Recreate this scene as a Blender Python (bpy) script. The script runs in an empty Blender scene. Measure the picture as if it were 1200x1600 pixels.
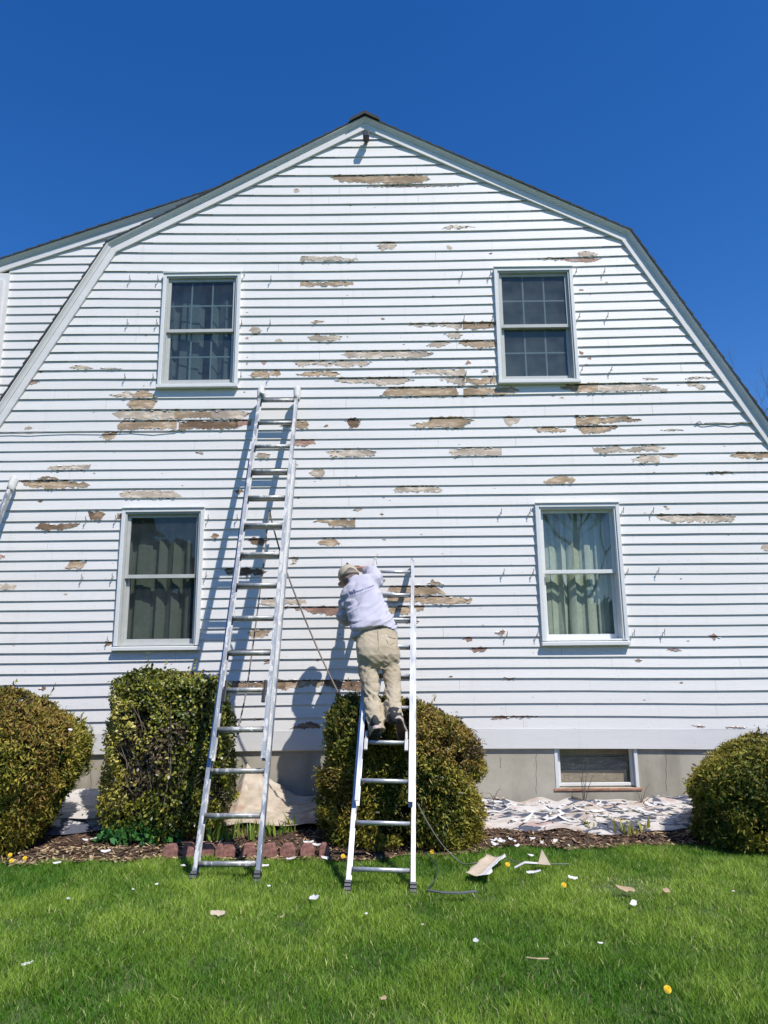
import bpy, bmesh, math, random
import numpy as np
from mathutils import Vector, Matrix, noise
from mathutils.bvhtree import BVHTree

rng = np.random.default_rng(7)
random.seed(7)
scene = bpy.context.scene
COL = scene.collection
R = math.radians

# ------------------------------------------------------------------ camera
F_PX, CAM_H = 1150.0, 1.37
yaw, pitch, roll = R(-0.209), R(12.0), R(-0.567)
fw = Vector((math.sin(yaw)*math.cos(pitch), math.cos(yaw)*math.cos(pitch), math.sin(pitch)))
rt0 = Vector((math.cos(yaw), -math.sin(yaw), 0)); up0 = rt0.cross(fw)
rt = math.cos(roll)*rt0 + math.sin(roll)*up0
up = math.cos(roll)*up0 - math.sin(roll)*rt0
cam = bpy.data.cameras.new('camera')
cam_o = bpy.data.objects.new('camera', cam); COL.objects.link(cam_o)
cam.sensor_fit = 'VERTICAL'; cam.sensor_height = 24.0
cam.lens = 24.0*F_PX/1600.0
cam.clip_start = 0.05; cam.clip_end = 2000
m = Matrix((rt, up, -fw)).transposed().to_4x4(); m.translation = (0, 0, CAM_H)
cam_o.matrix_world = m
scene.camera = cam_o

def ray(x, y):
    return fw + rt*((x-600)/F_PX) - up*((y-800)/F_PX)
def at(x, y, Y):
    """world point seen at photo pixel (x, y) on the plane at depth Y"""
    d = ray(x, y); d = d*(Y/d.y); return Vector((d.x, d.y, d.z+CAM_H))
def on_ground(x, y, z=0.0):
    d = ray(x, y); t = (z-CAM_H)/d.z; return Vector((d.x*t, d.y*t, z))

# ------------------------------------------------------------------ light
SUN_EL, SUN_AZ = 55.0, 38.0
world = bpy.data.worlds.new('World'); scene.world = world; world.use_nodes = True
wn = world.node_tree; bg = wn.nodes['Background']
sky = wn.nodes.new('ShaderNodeTexSky'); sky.sky_type = 'NISHITA'; sky.sun_disc = False
sky.sun_elevation = R(SUN_EL); sky.sun_rotation = R(180-SUN_AZ)
sky.altitude = 0; sky.air_density = 1.0; sky.dust_density = 0.25; sky.ozone_density = 3.5
hsv = wn.nodes.new('ShaderNodeHueSaturation'); hsv.inputs['Saturation'].default_value = 1.35; hsv.inputs['Hue'].default_value = 0.512; hsv.inputs['Value'].default_value = 1.06
wn.links.new(sky.outputs[0], hsv.inputs['Color']); wn.links.new(hsv.outputs[0], bg.inputs[0]); bg.inputs[1].default_value = 0.125
sd = bpy.data.lights.new('sun', 'SUN'); sd.energy = 4.2; sd.angle = R(0.53); sd.color = (1.0, 0.955, 0.89)
so = bpy.data.objects.new('sun', sd); COL.objects.link(so)
sv = Vector((math.sin(R(SUN_AZ))*math.cos(R(SUN_EL)), -math.cos(R(SUN_AZ))*math.cos(R(SUN_EL)), math.sin(R(SUN_EL))))
so.rotation_euler = sv.to_track_quat('Z', 'Y').to_euler()
so.location = sv*40
scene.view_settings.view_transform = 'Standard'; scene.view_settings.look = 'None'
scene.view_settings.exposure = 0.22; scene.view_settings.gamma = 1.0
scene.render.engine = 'CYCLES'
scene.cycles.max_bounces = 8; scene.cycles.transparent_max_bounces = 12
scene.cycles.diffuse_bounces = 3; scene.cycles.glossy_bounces = 3; scene.cycles.caustics_reflective = False

# ------------------------------------------------------------------ materials
class NT:
    def __init__(s, name):
        s.m = bpy.data.materials.new(name); s.m.use_nodes = True
        s.t = s.m.node_tree; s.b = s.t.nodes['Principled BSDF']; s.out = s.t.nodes['Material Output']
    def n(s, typ, **kw):
        nd = s.t.nodes.new(typ)
        for k, v in kw.items():
            if k.startswith('_'): setattr(nd, k[1:], v)
            else:
                key = int(k[1:]) if k[0] == 'i' and k[1:].isdigit() else k
                nd.inputs[key].default_value = v
        return nd
    def l(s, a, b): s.t.links.new(a, b)
    def coords(s, scale=(1, 1, 1)):
        tc = s.n('ShaderNodeTexCoord'); mp = s.n('ShaderNodeMapping'); mp.inputs['Scale'].default_value = scale
        s.l(tc.outputs['Object'], mp.inputs[0]); return mp.outputs[0]
    def noise(s, scale=(1, 1, 1), sc=5.0, detail=4, rough=0.55):
        nz = s.n('ShaderNodeTexNoise'); nz.inputs['Scale'].default_value = sc
        nz.inputs['Detail'].default_value = detail; nz.inputs['Roughness'].default_value = rough
        s.l(s.coords(scale), nz.inputs['Vector']); return nz.outputs[0]
    def ramp(s, fac, stops):
        r = s.n('ShaderNodeValToRGB'); e = r.color_ramp.elements
        while len(e) < len(stops): e.new(0.5)
        for k, (p, c) in enumerate(stops):
            e[k].position = p; e[k].color = (c[0], c[1], c[2], 1) if hasattr(c, '__len__') else (c, c, c, 1)
        s.l(fac, r.inputs[0]); return r.outputs[0]
    def mix(s, fac, a, b, blend='MIX'):
        mx = s.n('ShaderNodeMix', _data_type='RGBA', _blend_type=blend)
        for sock, v in ((mx.inputs[0], fac), (mx.inputs[6], a), (mx.inputs[7], b)):
            if hasattr(v, 'links'): s.l(v, sock)
            elif hasattr(v, '__len__'): sock.default_value = (v[0], v[1], v[2], 1)
            else: sock.default_value = v
        return mx.outputs[2]
    def bump(s, h, strength=0.3, dist=0.01):
        bp = s.n('ShaderNodeBump'); bp.inputs['Strength'].default_value = strength; bp.inputs['Distance'].default_value = dist
        s.l(h, bp.inputs['Height']); s.l(bp.outputs[0], s.b.inputs['Normal'])
    def color(s, c):
        if hasattr(c, 'links'): s.l(c, s.b.inputs['Base Color'])
        else: s.b.inputs['Base Color'].default_value = (c[0], c[1], c[2], 1)
    def set(s, **kw):
        for k, v in kw.items(): s.b.inputs[k.replace('_', ' ')].default_value = v
        return s

def simple(name, c, rough=0.6, metal=0.0, var=0.12, sc=12.0, bump=0.0, spec=None):
    t = NT(name); nz = t.noise(sc=sc)
    lo = tuple(v*(1-var) for v in c); hi = tuple(min(1, v*(1+var)) for v in c)
    t.color(t.ramp(nz, [(0.3, lo), (0.7, hi)])); t.set(Roughness=rough, Metallic=metal)
    if spec is not None: t.b.inputs['Specular IOR Level'].default_value = spec
    if bump: t.bump(nz, bump)
    return t.m

def white_paint(name, base=(0.80, 0.80, 0.79), along='x', dirt=0.10, bump=0.25):
    t = NT(name)
    st = (2.0, 8, 60) if along == 'x' else ((60, 8, 2.0) if along == 'z' else (8, 8, 8))
    grain = t.noise(scale=st, sc=3, detail=5)
    big = t.noise(scale=(0.7, 1, 2.2), sc=1.7, detail=6, rough=0.65)
    smear = t.noise(scale=(1.3, 4, 22), sc=1.6, detail=4)
    c = t.mix(t.ramp(big, [(0.42, 0.0), (0.72, dirt*3)]), base, tuple(v*0.86 for v in (base[0], base[1]*0.985, base[2]*0.955)))
    c = t.mix(t.ramp(smear, [(0.58, 0.0), (0.75, dirt*3.0)]), c, (0.66, 0.645, 0.61))
    if along == 'x':
        bd = t.noise(scale=(0.22, 1, 10), sc=1.0, detail=2); c = t.mix(t.ramp(bd, [(0.40, 0.0), (0.62, 0.55)]), c, tuple(v*0.90 for v in base))
        gr = t.noise(scale=(7, 4, 0.9), sc=1.5, detail=5, rough=0.7); c = t.mix(t.ramp(gr, [(0.56, 0.0), (0.74, 0.30)]), c, (0.58, 0.565, 0.53))
        sp = t.noise(scale=(1, 1, 1), sc=38, detail=2); c = t.mix(t.ramp(sp, [(0.70, 0.0), (0.74, 0.5)]), c, (0.45, 0.42, 0.38))
    c = t.mix(t.ramp(grain, [(0.35, 0.10), (0.6, 0.0)]), c, (0.55, 0.54, 0.52))
    t.color(c); t.set(Roughness=0.55); t.bump(grain, bump, 0.004)
    return t.m

M = {}
M['siding'] = white_paint('white_siding_paint', (0.83, 0.81, 0.775))
M['trim'] = white_paint('white_trim_paint', (0.80, 0.785, 0.76), dirt=0.07)
M['vinyl'] = white_paint('white_window_paint', (0.78, 0.79, 0.77), along='n', dirt=0.05, bump=0.1)
M['storm'] = simple('greyish_storm_frame', (0.52, 0.53, 0.50), 0.45, var=0.06)

def bare_wood(name, a, b, c, dark):
    t = NT(name)
    g1 = t.noise(scale=(1.4, 6, 34), sc=4.0, detail=7, rough=0.62)
    g2 = t.noise(scale=(3.0, 6, 9), sc=3.2, detail=5)
    g3 = t.noise(scale=(1.0, 1, 2.0), sc=1.9, detail=2)
    col = t.ramp(g1, [(0.36, dark), (0.45, a), (0.53, b), (0.63, c)])
    col = t.mix(t.ramp(g2, [(0.50, 0.0), (0.60, 0.85)]), col, tuple(min(1, v*1.35+0.04) for v in a))
    col = t.mix(t.ramp(g3, [(0.50, 0.0), (0.60, 0.65)]), col, tuple(v*0.60 for v in b))
    g4 = t.noise(scale=(2.2, 6, 11), sc=5.5, detail=6, rough=0.7)
    col = t.mix(t.ramp(g4, [(0.635, 0.0), (0.655, 0.9)]), col, (0.72, 0.70, 0.66))
    t.color(col); t.set(Roughness=0.85); t.bump(g1, 0.5, 0.004)
    return t.m
M['wood_tan'] = bare_wood('bare_tan_wood', (0.46, 0.345, 0.225), (0.36, 0.25, 0.15), (0.57, 0.455, 0.325), (0.18, 0.11, 0.06))
M['wood_pale'] = bare_wood('pale_old_primer', (0.56, 0.475, 0.375), (0.49, 0.40, 0.305), (0.64, 0.56, 0.465), (0.33, 0.24, 0.16))
M['wood_brown'] = bare_wood('brown_bare_wood', (0.25, 0.165, 0.10), (0.20, 0.12, 0.068), (0.33, 0.22, 0.13), (0.10, 0.058, 0.032))
M['wood_red'] = bare_wood('reddish_old_stain', (0.42, 0.27, 0.205), (0.34, 0.19, 0.135), (0.48, 0.35, 0.28), (0.20, 0.085, 0.055))

def concrete():
    t = NT('old_concrete'); a = t.noise(sc=2.2, detail=8, rough=0.65); b = t.noise(scale=(1, 1, 0.25), sc=5, detail=5); c = t.noise(sc=40, detail=3)
    col = t.ramp(a, [(0.25, (0.35, 0.315, 0.24)), (0.5, (0.46, 0.425, 0.34)), (0.75, (0.56, 0.52, 0.43))])
    col = t.mix(t.ramp(b, [(0.48, 0.0), (0.66, 0.6)]), col, (0.27, 0.245, 0.19))
    t.color(col); t.set(Roughness=0.9); t.bump(c, 0.25, 0.004); return t.m
M['concrete'] = concrete()

def shingle():
    t = NT('grey_asphalt_shingle'); a = t.noise(sc=60, detail=4); b = t.noise(sc=2.5)
    t.color(t.mix(t.ramp(b, [(0.4, 0.0), (0.6, 0.6)]), t.ramp(a, [(0.3, (0.030, 0.032, 0.034)), (0.7, (0.085, 0.088, 0.09))]), (0.05, 0.055, 0.05)))
    t.set(Roughness=0.95); t.bump(a, 0.6, 0.004); return t.m
M['shingle'] = shingle()

def glass(name, tint, gl=0.0, dust=0.03):
    t = NT(name); t.t.nodes.remove(t.b)
    tr = t.n('ShaderNodeBsdfTransparent'); tr.inputs[0].default_value = (*tint, 1)
    gs = t.n('ShaderNodeBsdfGlossy'); gs.inputs[0].default_value = (0.95, 0.97, 1, 1); gs.inputs['Roughness'].default_value = 0.004
    nz = t.noise(sc=1.6, detail=1); bp = t.n('ShaderNodeBump'); bp.inputs['Strength'].default_value = 0.12; bp.inputs['Distance'].default_value = 0.02
    t.l(nz, bp.inputs['Height']); t.l(bp.outputs[0], gs.inputs['Normal'])
    lw = t.n('ShaderNodeLayerWeight'); lw.inputs[0].default_value = 0.5; pw = t.n('ShaderNodeMath', _operation='POWER'); pw.inputs[1].default_value = 4.0; t.l(lw.outputs['Facing'], pw.inputs[0])
    fr = t.n('ShaderNodeMath', _operation='MULTIPLY_ADD'); t.l(pw.outputs[0], fr.inputs[0]); fr.inputs[1].default_value = 0.8; fr.inputs[2].default_value = 0.052+gl*0.30
    mx = t.n('ShaderNodeMixShader'); t.l(fr.outputs[0], mx.inputs[0]); t.l(tr.outputs[0], mx.inputs[1]); t.l(gs.outputs[0], mx.inputs[2])
    du = t.n('ShaderNodeBsdfDiffuse'); du.inputs[0].default_value = (0.46, 0.50, 0.50, 1); m3 = t.n('ShaderNodeMixShader')
    nd = t.noise(sc=7, detail=5); t.l(t.ramp(nd, [(0.3, dust*0.6), (0.75, dust*1.5)]), m3.inputs[0]); t.l(mx.outputs[0], m3.inputs[1]); t.l(du.outputs[0], m3.inputs[2])
    t.l(m3.outputs[0], t.out.inputs[0]); return t.m
M['glass'] = glass('window_glass', (0.86, 0.92, 0.88), 0.12)
M['glass_clear'] = glass('clear_glass', (0.96, 0.97, 0.95), 0.0)
M['glass_dark'] = glass('screened_glass', (0.43, 0.48, 0.47), 0.0, 0.045)
M['glass_screen'] = glass('screened_grey_glass', (0.50, 0.57, 0.57), 0.0, 0.095)
M['glass_mid'] = glass('double_glass', (0.48, 0.57, 0.57), 0.0, 0.055)
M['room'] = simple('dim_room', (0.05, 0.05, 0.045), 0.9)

def cloth(name, c, rough=0.9, var=0.1, sc=30, sheen=0.0, trans=0.0, bump=0.1):
    t = NT(name); nz = t.noise(sc=sc, detail=4); big = t.noise(sc=4)
    t.color(t.mix(t.ramp(big, [(0.4, 0.0), (0.7, 0.5)]), t.ramp(nz, [(0.3, tuple(v*(1-var) for v in c)), (0.7, tuple(min(1, v*(1+var)) for v in c))]), tuple(v*(1-var) for v in c)))
    t.set(Roughness=rough); t.bump(nz, bump, 0.003)
    return t.m
M['curtain'] = cloth('pale_green_curtain', (0.50, 0.52, 0.43))
M['curtain_grey'] = cloth('grey_green_curtain', (0.44, 0.45, 0.38))
M['blind'] = simple('window_blind', (0.46, 0.50, 0.50), 0.6)
M['muntin'] = simple('grille_bar', (0.50, 0.56, 0.56), 0.5, var=0.04)

def alu(name, c, rough, splat=0.0, metal=0.85):
    t = NT(name); a = t.noise(scale=(3, 3, 0.6), sc=9, detail=5); b = t.noise(scale=(1, 1, 0.35), sc=26, detail=6, rough=0.7)
    col = t.ramp(a, [(0.3, tuple(v*0.82 for v in c)), (0.7, c)])
    t.l(t.ramp(a, [(0.3, rough*0.8), (0.7, rough*1.25)]), t.b.inputs['Roughness'])
    if splat:
        f = t.ramp(b, [(0.60-splat*0.2, 0.0), (0.63-splat*0.2, 1.0)])
        col = t.mix(f, col, (0.62, 0.61, 0.585))
        t.l(t.ramp(b, [(0.60-splat*0.2, metal), (0.63-splat*0.2, 0.0)]), t.b.inputs['Metallic'])
    else: t.set(Metallic=metal)
    t.color(col); return t.m
M['alu_new'] = alu('bright_aluminium', (0.64, 0.655, 0.67), 0.40, 0.0, 0.6)
M['alu_old'] = alu('worn_aluminium', (0.40, 0.42, 0.43), 0.45, 0.36, 0.7)
M['alu_rung'] = alu('rung_aluminium', (0.46, 0.46, 0.44), 0.5, 0.25, 0.6)
M['rubber'] = simple('black_rubber', (0.018, 0.018, 0.02), 0.6, var=0.2)
M['black'] = simple('black_plastic', (0.02, 0.02, 0.022), 0.45)
M['mitt'] = cloth('white_cloth_mitt', (0.62, 0.61, 0.57))
M['rope'] = simple('grey_rope', (0.22, 0.19, 0.16), 0.9, sc=80)
M['cord'] = simple('dark_green_strap', (0.045, 0.06, 0.05), 0.7)
M['rust'] = bare_wood('flaking_rusty_sill', (0.44, 0.22, 0.13), (0.34, 0.15, 0.08), (0.56, 0.46, 0.38), (0.20, 0.09, 0.05))
M['brick'] = simple('red_edging_brick', (0.26, 0.125, 0.10), 0.95, var=0.45, sc=34, bump=0.8)
M['chip'] = simple('white_paint_chip', (0.66, 0.65, 0.63), 0.6, var=0.06)
M['chip_back'] = simple('cream_paint_chip', (0.50, 0.41, 0.30), 0.8, var=0.15)
M['chip_brown'] = simple('tan_wood_flake', (0.42, 0.30, 0.18), 0.9, var=0.2)
M['straw'] = simple('dry_straw', (0.50, 0.40, 0.22), 0.9)
M['yellow'] = simple('yellow_petals', (0.85, 0.56, 0.02), 0.7, var=0.08)
M['skin'] = simple('skin', (0.50, 0.26, 0.18), 0.55, var=0.08, sc=9)
M['shoe'] = simple('charcoal_shoe_cloth', (0.028, 0.03, 0.033), 0.8, var=0.2, sc=60)
M['sole'] = simple('pinkish_rubber_sole', (0.52, 0.40, 0.36), 0.7)
M['tread'] = simple('brown_worn_tread', (0.10, 0.062, 0.052), 0.85, var=0.3, sc=40)
M['sock'] = simple('dark_sock', (0.03, 0.03, 0.035), 0.9)
M['hair'] = simple('grey_hair', (0.16, 0.14, 0.125), 0.8, var=0.4, sc=60)
M['cap'] = cloth('khaki_cap_cloth', (0.44, 0.39, 0.29))
M['shirt'] = cloth('light_grey_sweatshirt', (0.50, 0.485, 0.56), var=0.05, sc=50, bump=0.08)
M['print'] = simple('navy_print', (0.07, 0.08, 0.22), 0.8)
M['bark'] = simple('grey_brown_bark', (0.13, 0.105, 0.08), 0.9, var=0.3, sc=20)
M['twig'] = simple('bare_twig', (0.22, 0.18, 0.145), 0.9, var=0.25, sc=20)
M['fixture'] = simple('dark_fixture', (0.03, 0.025, 0.025), 0.5)

def trousers():
    t = NT('khaki_trouser_cloth'); nz = t.noise(sc=60, detail=3); st = t.noise(sc=14, detail=6, rough=0.7); big = t.noise(sc=3)
    c = t.ramp(big, [(0.35, (0.40, 0.33, 0.225)), (0.65, (0.48, 0.41, 0.295))])
    c = t.mix(t.ramp(st, [(0.60, 0.0), (0.68, 0.75)]), c, (0.62, 0.56, 0.44))
    t.color(c); t.set(Roughness=0.9); t.bump(nz, 0.1, 0.002); return t.m
M['trousers'] = trousers()

def drop_cloth():
    t = NT('stained_drop_cloth'); a = t.noise(scale=(1, 2.4, 3), sc=2.6, detail=5, rough=0.6); b = t.noise(scale=(1, 2.5, 2), sc=3.7, detail=6); d = t.noise(sc=22, detail=5)
    c = t.ramp(a, [(0.38, (0.42, 0.34, 0.28)), (0.47, (0.52, 0.475, 0.425)), (0.55, (0.56, 0.525, 0.485)), (0.64, (0.42, 0.30, 0.26))])
    c = t.mix(t.ramp(b, [(0.515, 0.0), (0.54, 0.95)]), c, (0.055, 0.065, 0.10))
    c = t.mix(t.ramp(d, [(0.62, 0.0), (0.66, 0.8)]), c, (0.58, 0.56, 0.53))
    t.color(c); t.set(Roughness=0.9); t.bump(d, 0.2, 0.004); return t.m
M['tarp'] = drop_cloth()
M['tarp_white'] = cloth('white_drop_cloth', (0.56, 0.53, 0.49), var=0.2, sc=6)
def cream_cloth():
    t = NT('cream_drop_cloth'); a = t.noise(sc=7, detail=6, rough=0.65); b = t.noise(sc=4.2, detail=4); d = t.noise(sc=15, detail=4)
    c = t.ramp(a, [(0.35, (0.38, 0.31, 0.23)), (0.6, (0.54, 0.47, 0.375))]); c = t.mix(t.ramp(b, [(0.54, 0.0), (0.6, 0.7)]), c, (0.38, 0.24, 0.19)); c = t.mix(t.ramp(d, [(0.66, 0.0), (0.70, 0.7)]), c, (0.56, 0.53, 0.49))
    t.color(c); t.set(Roughness=0.95); t.bump(d, 0.3, 0.006); return t.m
M['tarp_plain'] = cream_cloth()
def board_wood():
    t = NT('weathered_plywood'); g = t.noise(scale=(1.2, 1, 9), sc=4.5, detail=4)
    w = t.noise(scale=(1.5, 1, 5), sc=3.2, detail=2, rough=0.4); w2 = t.n('ShaderNodeMath', _operation='SINE'); m2 = t.n('ShaderNodeMath', _operation='MULTIPLY'); m2.inputs[1].default_value = 34.0; t.l(w, m2.inputs[0]); t.l(m2.outputs[0], w2.inputs[0])
    c = t.ramp(w2.outputs[0], [(0.0, (0.40, 0.32, 0.235)), (0.6, (0.54, 0.45, 0.35)), (0.95, (0.34, 0.26, 0.185))])
    t.color(t.mix(t.ramp(g, [(0.45, 0.0), (0.6, 0.5)]), c, (0.25, 0.22, 0.19))); t.set(Roughness=0.9); return t.m
M['plywood'] = board_wood()
M['grey_board'] = bare_wood('grey_weathered_board', (0.24, 0.22, 0.20), (0.20, 0.185, 0.17), (0.30, 0.28, 0.26), (0.13, 0.115, 0.10))

def attr_mat(name, rough=0.6, trans=0.0, spec=0.3):
    t = NT(name); at_ = t.n('ShaderNodeAttribute'); at_.attribute_name = 'tint'
    t.l(at_.outputs['Color'], t.b.inputs['Base Color']); t.set(Roughness=rough); t.b.inputs['Specular IOR Level'].default_value = spec
    if trans:
        tl = t.n('ShaderNodeBsdfTranslucent'); t.l(at_.outputs['Color'], tl.inputs[0])
        mx = t.n('ShaderNodeMixShader'); mx.inputs[0].default_value = trans
        t.l(t.b.outputs[0], mx.inputs[1]); t.l(tl.outputs[0], mx.inputs[2]); t.l(mx.outputs[0], t.out.inputs[0])
    return t.m
M['leaf'] = attr_mat('evergreen_leaf', 0.55, 0.18, 0.3)
M['leaf_gloss'] = attr_mat('glossy_leaf', 0.38, 0.15, 0.4)
M['blade'] = attr_mat('grass_blade', 0.5, 0.30, 0.25)
M['mulch'] = attr_mat('mulch_bit', 0.9, 0.0, 0.1)

def soil():
    t = NT('dark_soil'); a = t.noise(sc=18, detail=8, rough=0.7); b = t.noise(sc=3)
    c = t.ramp(a, [(0.3, (0.030, 0.018, 0.011)), (0.6, (0.085, 0.052, 0.034)), (0.8, (0.17, 0.115, 0.078))])
    t.color(t.mix(t.ramp(b, [(0.4, 0.0), (0.7, 0.5)]), c, (0.06, 0.038, 0.024))); t.set(Roughness=1.0); t.bump(a, 0.7, 0.02); return t.m
M['soil'] = soil()
def turf():
    t = NT('lawn_soil'); a = t.noise(sc=30, detail=6); b = t.noise(sc=1.6)
    t.color(t.mix(t.ramp(b, [(0.35, 0.0), (0.7, 0.6)]), t.ramp(a, [(0.3, (0.05, 0.085, 0.015)), (0.7, (0.10, 0.16, 0.03))]), (0.05, 0.06, 0.018)))
    t.set(Roughness=1.0); t.bump(a, 0.6, 0.02); return t.m
M['turf'] = turf()

# ------------------------------------------------------------------ mesh helpers
def tag(o, label=None, cat=None, group=None, kind=None):
    if label: o['label'] = label
    if cat: o['category'] = cat
    if group: o['group'] = group
    if kind: o['kind'] = kind
    return o
def empty(name, loc=(0, 0, 0), label=None, cat=None, group=None):
    o = bpy.data.objects.new(name, None); COL.objects.link(o); o.location = loc; o.empty_display_size = 0.1
    return tag(o, label, cat, group)
def base_of(o):
    p = Vector((0, 0, 0))
    while o is not None: p += o.location; o = o.parent
    return p

class MB:
    """collects verts / faces (+ material slot index) for ONE mesh object"""
    def __init__(s): s.v = []; s.f = []; s.mi = []
    def add(s, vs, fs, mi=0):
        b = len(s.v); s.v += [tuple(p) for p in vs]
        for f in fs: s.f.append(tuple(i+b for i in f)); s.mi.append(mi)
        return s
    def box(s, x0, x1, y0, y1, z0, z1, mi=0):
        v = [(x0, y0, z0), (x1, y0, z0), (x1, y1, z0), (x0, y1, z0), (x0, y0, z1), (x1, y0, z1), (x1, y1, z1), (x0, y1, z1)]
        return s.add(v, [(0, 3, 2, 1), (4, 5, 6, 7), (0, 1, 5, 4), (1, 2, 6, 5), (2, 3, 7, 6), (3, 0, 4, 7)], mi)
    def tube(s, pts, r, n=8, mi=0, cap=True):
        pts = [Vector(p) for p in pts]; rs = r if hasattr(r, '__len__') else [r]*len(pts)
        t0 = (pts[1]-pts[0]).normalized(); u = t0.orthogonal().normalized(); vs = []; N = len(pts)
        for i, p in enumerate(pts):
            t = (pts[min(i+1, N-1)]-pts[max(i-1, 0)]).normalized()
            u = (u - t*u.dot(t)).normalized(); w = t.cross(u)
            for k in range(n):
                a = 2*math.pi*k/n; vs.append(p+(u*math.cos(a)+w*math.sin(a))*rs[i])
        fs = [(i*n+k, i*n+(k+1) % n, (i+1)*n+(k+1) % n, (i+1)*n+k) for i in range(N-1) for k in range(n)]
        if cap: fs += [tuple(range(n-1, -1, -1)), tuple((N-1)*n+k for k in range(n))]
        return s.add(vs, fs, mi)
    def loft(s, rings, mi=0, cap=True):
        """rings: lists of equal-length closed loops"""
        n = len(rings[0]); vs = [p for r_ in rings for p in r_]
        fs = [(i*n+k, i*n+(k+1) % n, (i+1)*n+(k+1) % n, (i+1)*n+k) for i in range(len(rings)-1) for k in range(n)]
        if cap: fs += [tuple(range(n-1, -1, -1)), tuple((len(rings)-1)*n+k for k in range(n))]
        return s.add(vs, fs, mi)
    def extr(s, prof, axis_pts, mi=0):
        """prof: 2D closed loop (a,b); axis_pts: function(i)->origin & two axes lists"""
        rings = [[o+a*p[0]+b*p[1] for p in prof] for o, a, b in axis_pts]
        return s.loft(rings, mi)
    def build(s, name, mats, parent=None, smooth=False, bevel=0.0, local=False):
        me = bpy.data.meshes.new(name)
        off = Vector((0, 0, 0)) if (parent is None or local) else base_of(parent)
        me.from_pydata([Vector(v)-off for v in s.v], [], s.f)
        for mm in (mats if isinstance(mats, (list, tuple)) else [mats]): me.materials.append(mm)
        me.polygons.foreach_set('material_index', s.mi)
        bm = bmesh.new(); bm.from_mesh(me); bmesh.ops.recalc_face_normals(bm, faces=bm.faces)
        bm.to_mesh(me); bm.free()
        if smooth: me.polygons.foreach_set('use_smooth', [True]*len(me.polygons))
        o = bpy.data.objects.new(name, me); COL.objects.link(o)
        if parent is not None: o.parent = parent
        if bevel:
            b = o.modifiers.new('bevel', 'BEVEL'); b.width = bevel; b.segments = 2; b.limit_method = 'ANGLE'; b.angle_limit = R(40)
        return o
def set_base(o, loc):
    """move a top-level mesh's origin to loc without moving its shape"""
    o.data.transform(Matrix.Translation(-Vector(loc))); o.location = loc; return o

def np_mesh(name, verts, faces_list, mat, parent=None, tint=None, smooth=False):
    """verts (N,3); faces_list: list of int arrays (F,k); tint per-vertex (N,3)"""
    off = np.array(base_of(parent)) if parent is not None else np.zeros(3)
    me = bpy.data.meshes.new(name); N = len(verts)
    me.vertices.add(N); me.vertices.foreach_set('co', np.ascontiguousarray(verts-off, dtype=np.float32).ravel())
    loops = np.concatenate([f.ravel() for f in faces_list]).astype(np.int32)
    tot = np.concatenate([np.full(len(f), f.shape[1]) for f in faces_list]).astype(np.int32)
    st = np.concatenate([[0], np.cumsum(tot)[:-1]]).astype(np.int32)
    me.loops.add(len(loops)); me.loops.foreach_set('vertex_index', loops)
    me.polygons.add(len(tot)); me.polygons.foreach_set('loop_start', st)
    try: me.polygons.foreach_set('loop_total', tot)
    except Exception: pass
    if smooth: me.polygons.foreach_set('use_smooth', np.ones(len(tot), dtype=bool))
    if tint is not None:
        ca = me.color_attributes.new('tint', 'FLOAT_COLOR', 'POINT')
        c4 = np.concatenate([np.clip(tint, 0, 1), np.ones((N, 1))], 1).astype(np.float32); ca.data.foreach_set('color', c4.ravel())
    me.materials.append(mat); me.update(); me.validate()
    o = bpy.data.objects.new(name, me); COL.objects.link(o)
    if parent is not None: o.parent = parent
    return o
def copy_tree(o, parent=None):
    c = o.copy(); COL.objects.link(c); c.parent = parent
    for ch in list(o.children): copy_tree(ch, c)
    return c
def vnoise(P, f, seed=0.0):
    """cheap smooth pseudo-noise on numpy points (N,3) -> (N,)"""
    s = np.zeros(len(P))
    r_ = np.random.default_rng(int(seed*10)+3)
    for k in range(7):
        d = r_.normal(size=3); d /= np.linalg.norm(d); ff = f*(0.6+1.1*r_.random()); s += np.sin(P@d*ff+r_.random()*6.28)
    return s/7*1.6

# ================================================================== SETTING: ground
D = 7.18                                    # depth of the gable wall
def bed_edge(x): return np.where(x < 0.4, 5.86, 5.86+np.clip((x-0.4)/0.5, 0, 1)*0.31)+0.05*np.sin(x*3.1)+0.03*np.sin(x*7.7)+0.02*np.sin(x*17.3)
def gz(x, y):
    x = np.asarray(x, float); y = np.asarray(y, float)
    e = bed_edge(x); t = np.clip((y-e)/(D-e), 0, 1)
    near = np.clip(1-np.abs(x)/9, 0, 1)
    lawn = 0.018*np.sin(x*1.3+0.5)*np.sin(y*1.1)
    return lawn*np.clip((6-y)/2, 0, 1) + np.where(y > e, 0.03*np.clip((y-e)/0.08, 0, 1)+0.11*t, 0)
def grid_obj(name, xs, ys, zf, mat):
    X, Y = np.meshgrid(xs, ys); Z = zf(X, Y); V = np.stack([X.ravel(), Y.ravel(), Z.ravel()], 1)
    nx, ny = len(xs), len(ys); i = np.arange(nx*ny).reshape(ny, nx)
    F = np.stack([i[:-1, :-1].ravel(), i[:-1, 1:].ravel(), i[1:, 1:].ravel(), i[1:, :-1].ravel()], 1)
    return np_mesh(name, V, [F], mat, smooth=True)
gx = np.concatenate([[-400, -120, -40, -15], np.arange(-9, 9.01, 0.15), [15, 40, 120, 400]])
gy = np.concatenate([[-400, -100, -30, -8, -2, 1], np.arange(2, 6.0, 0.15), np.arange(6.0, 7.4, 0.1), [9, 16, 30, 100, 400]])
tag(grid_obj('lawn_ground', gx, gy, lambda x, y: np.where(y > bed_edge(x)+0.02, gz(x, bed_edge(x))-0.02, gz(x, y))-0.004, M['turf']), kind='structure')
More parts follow.
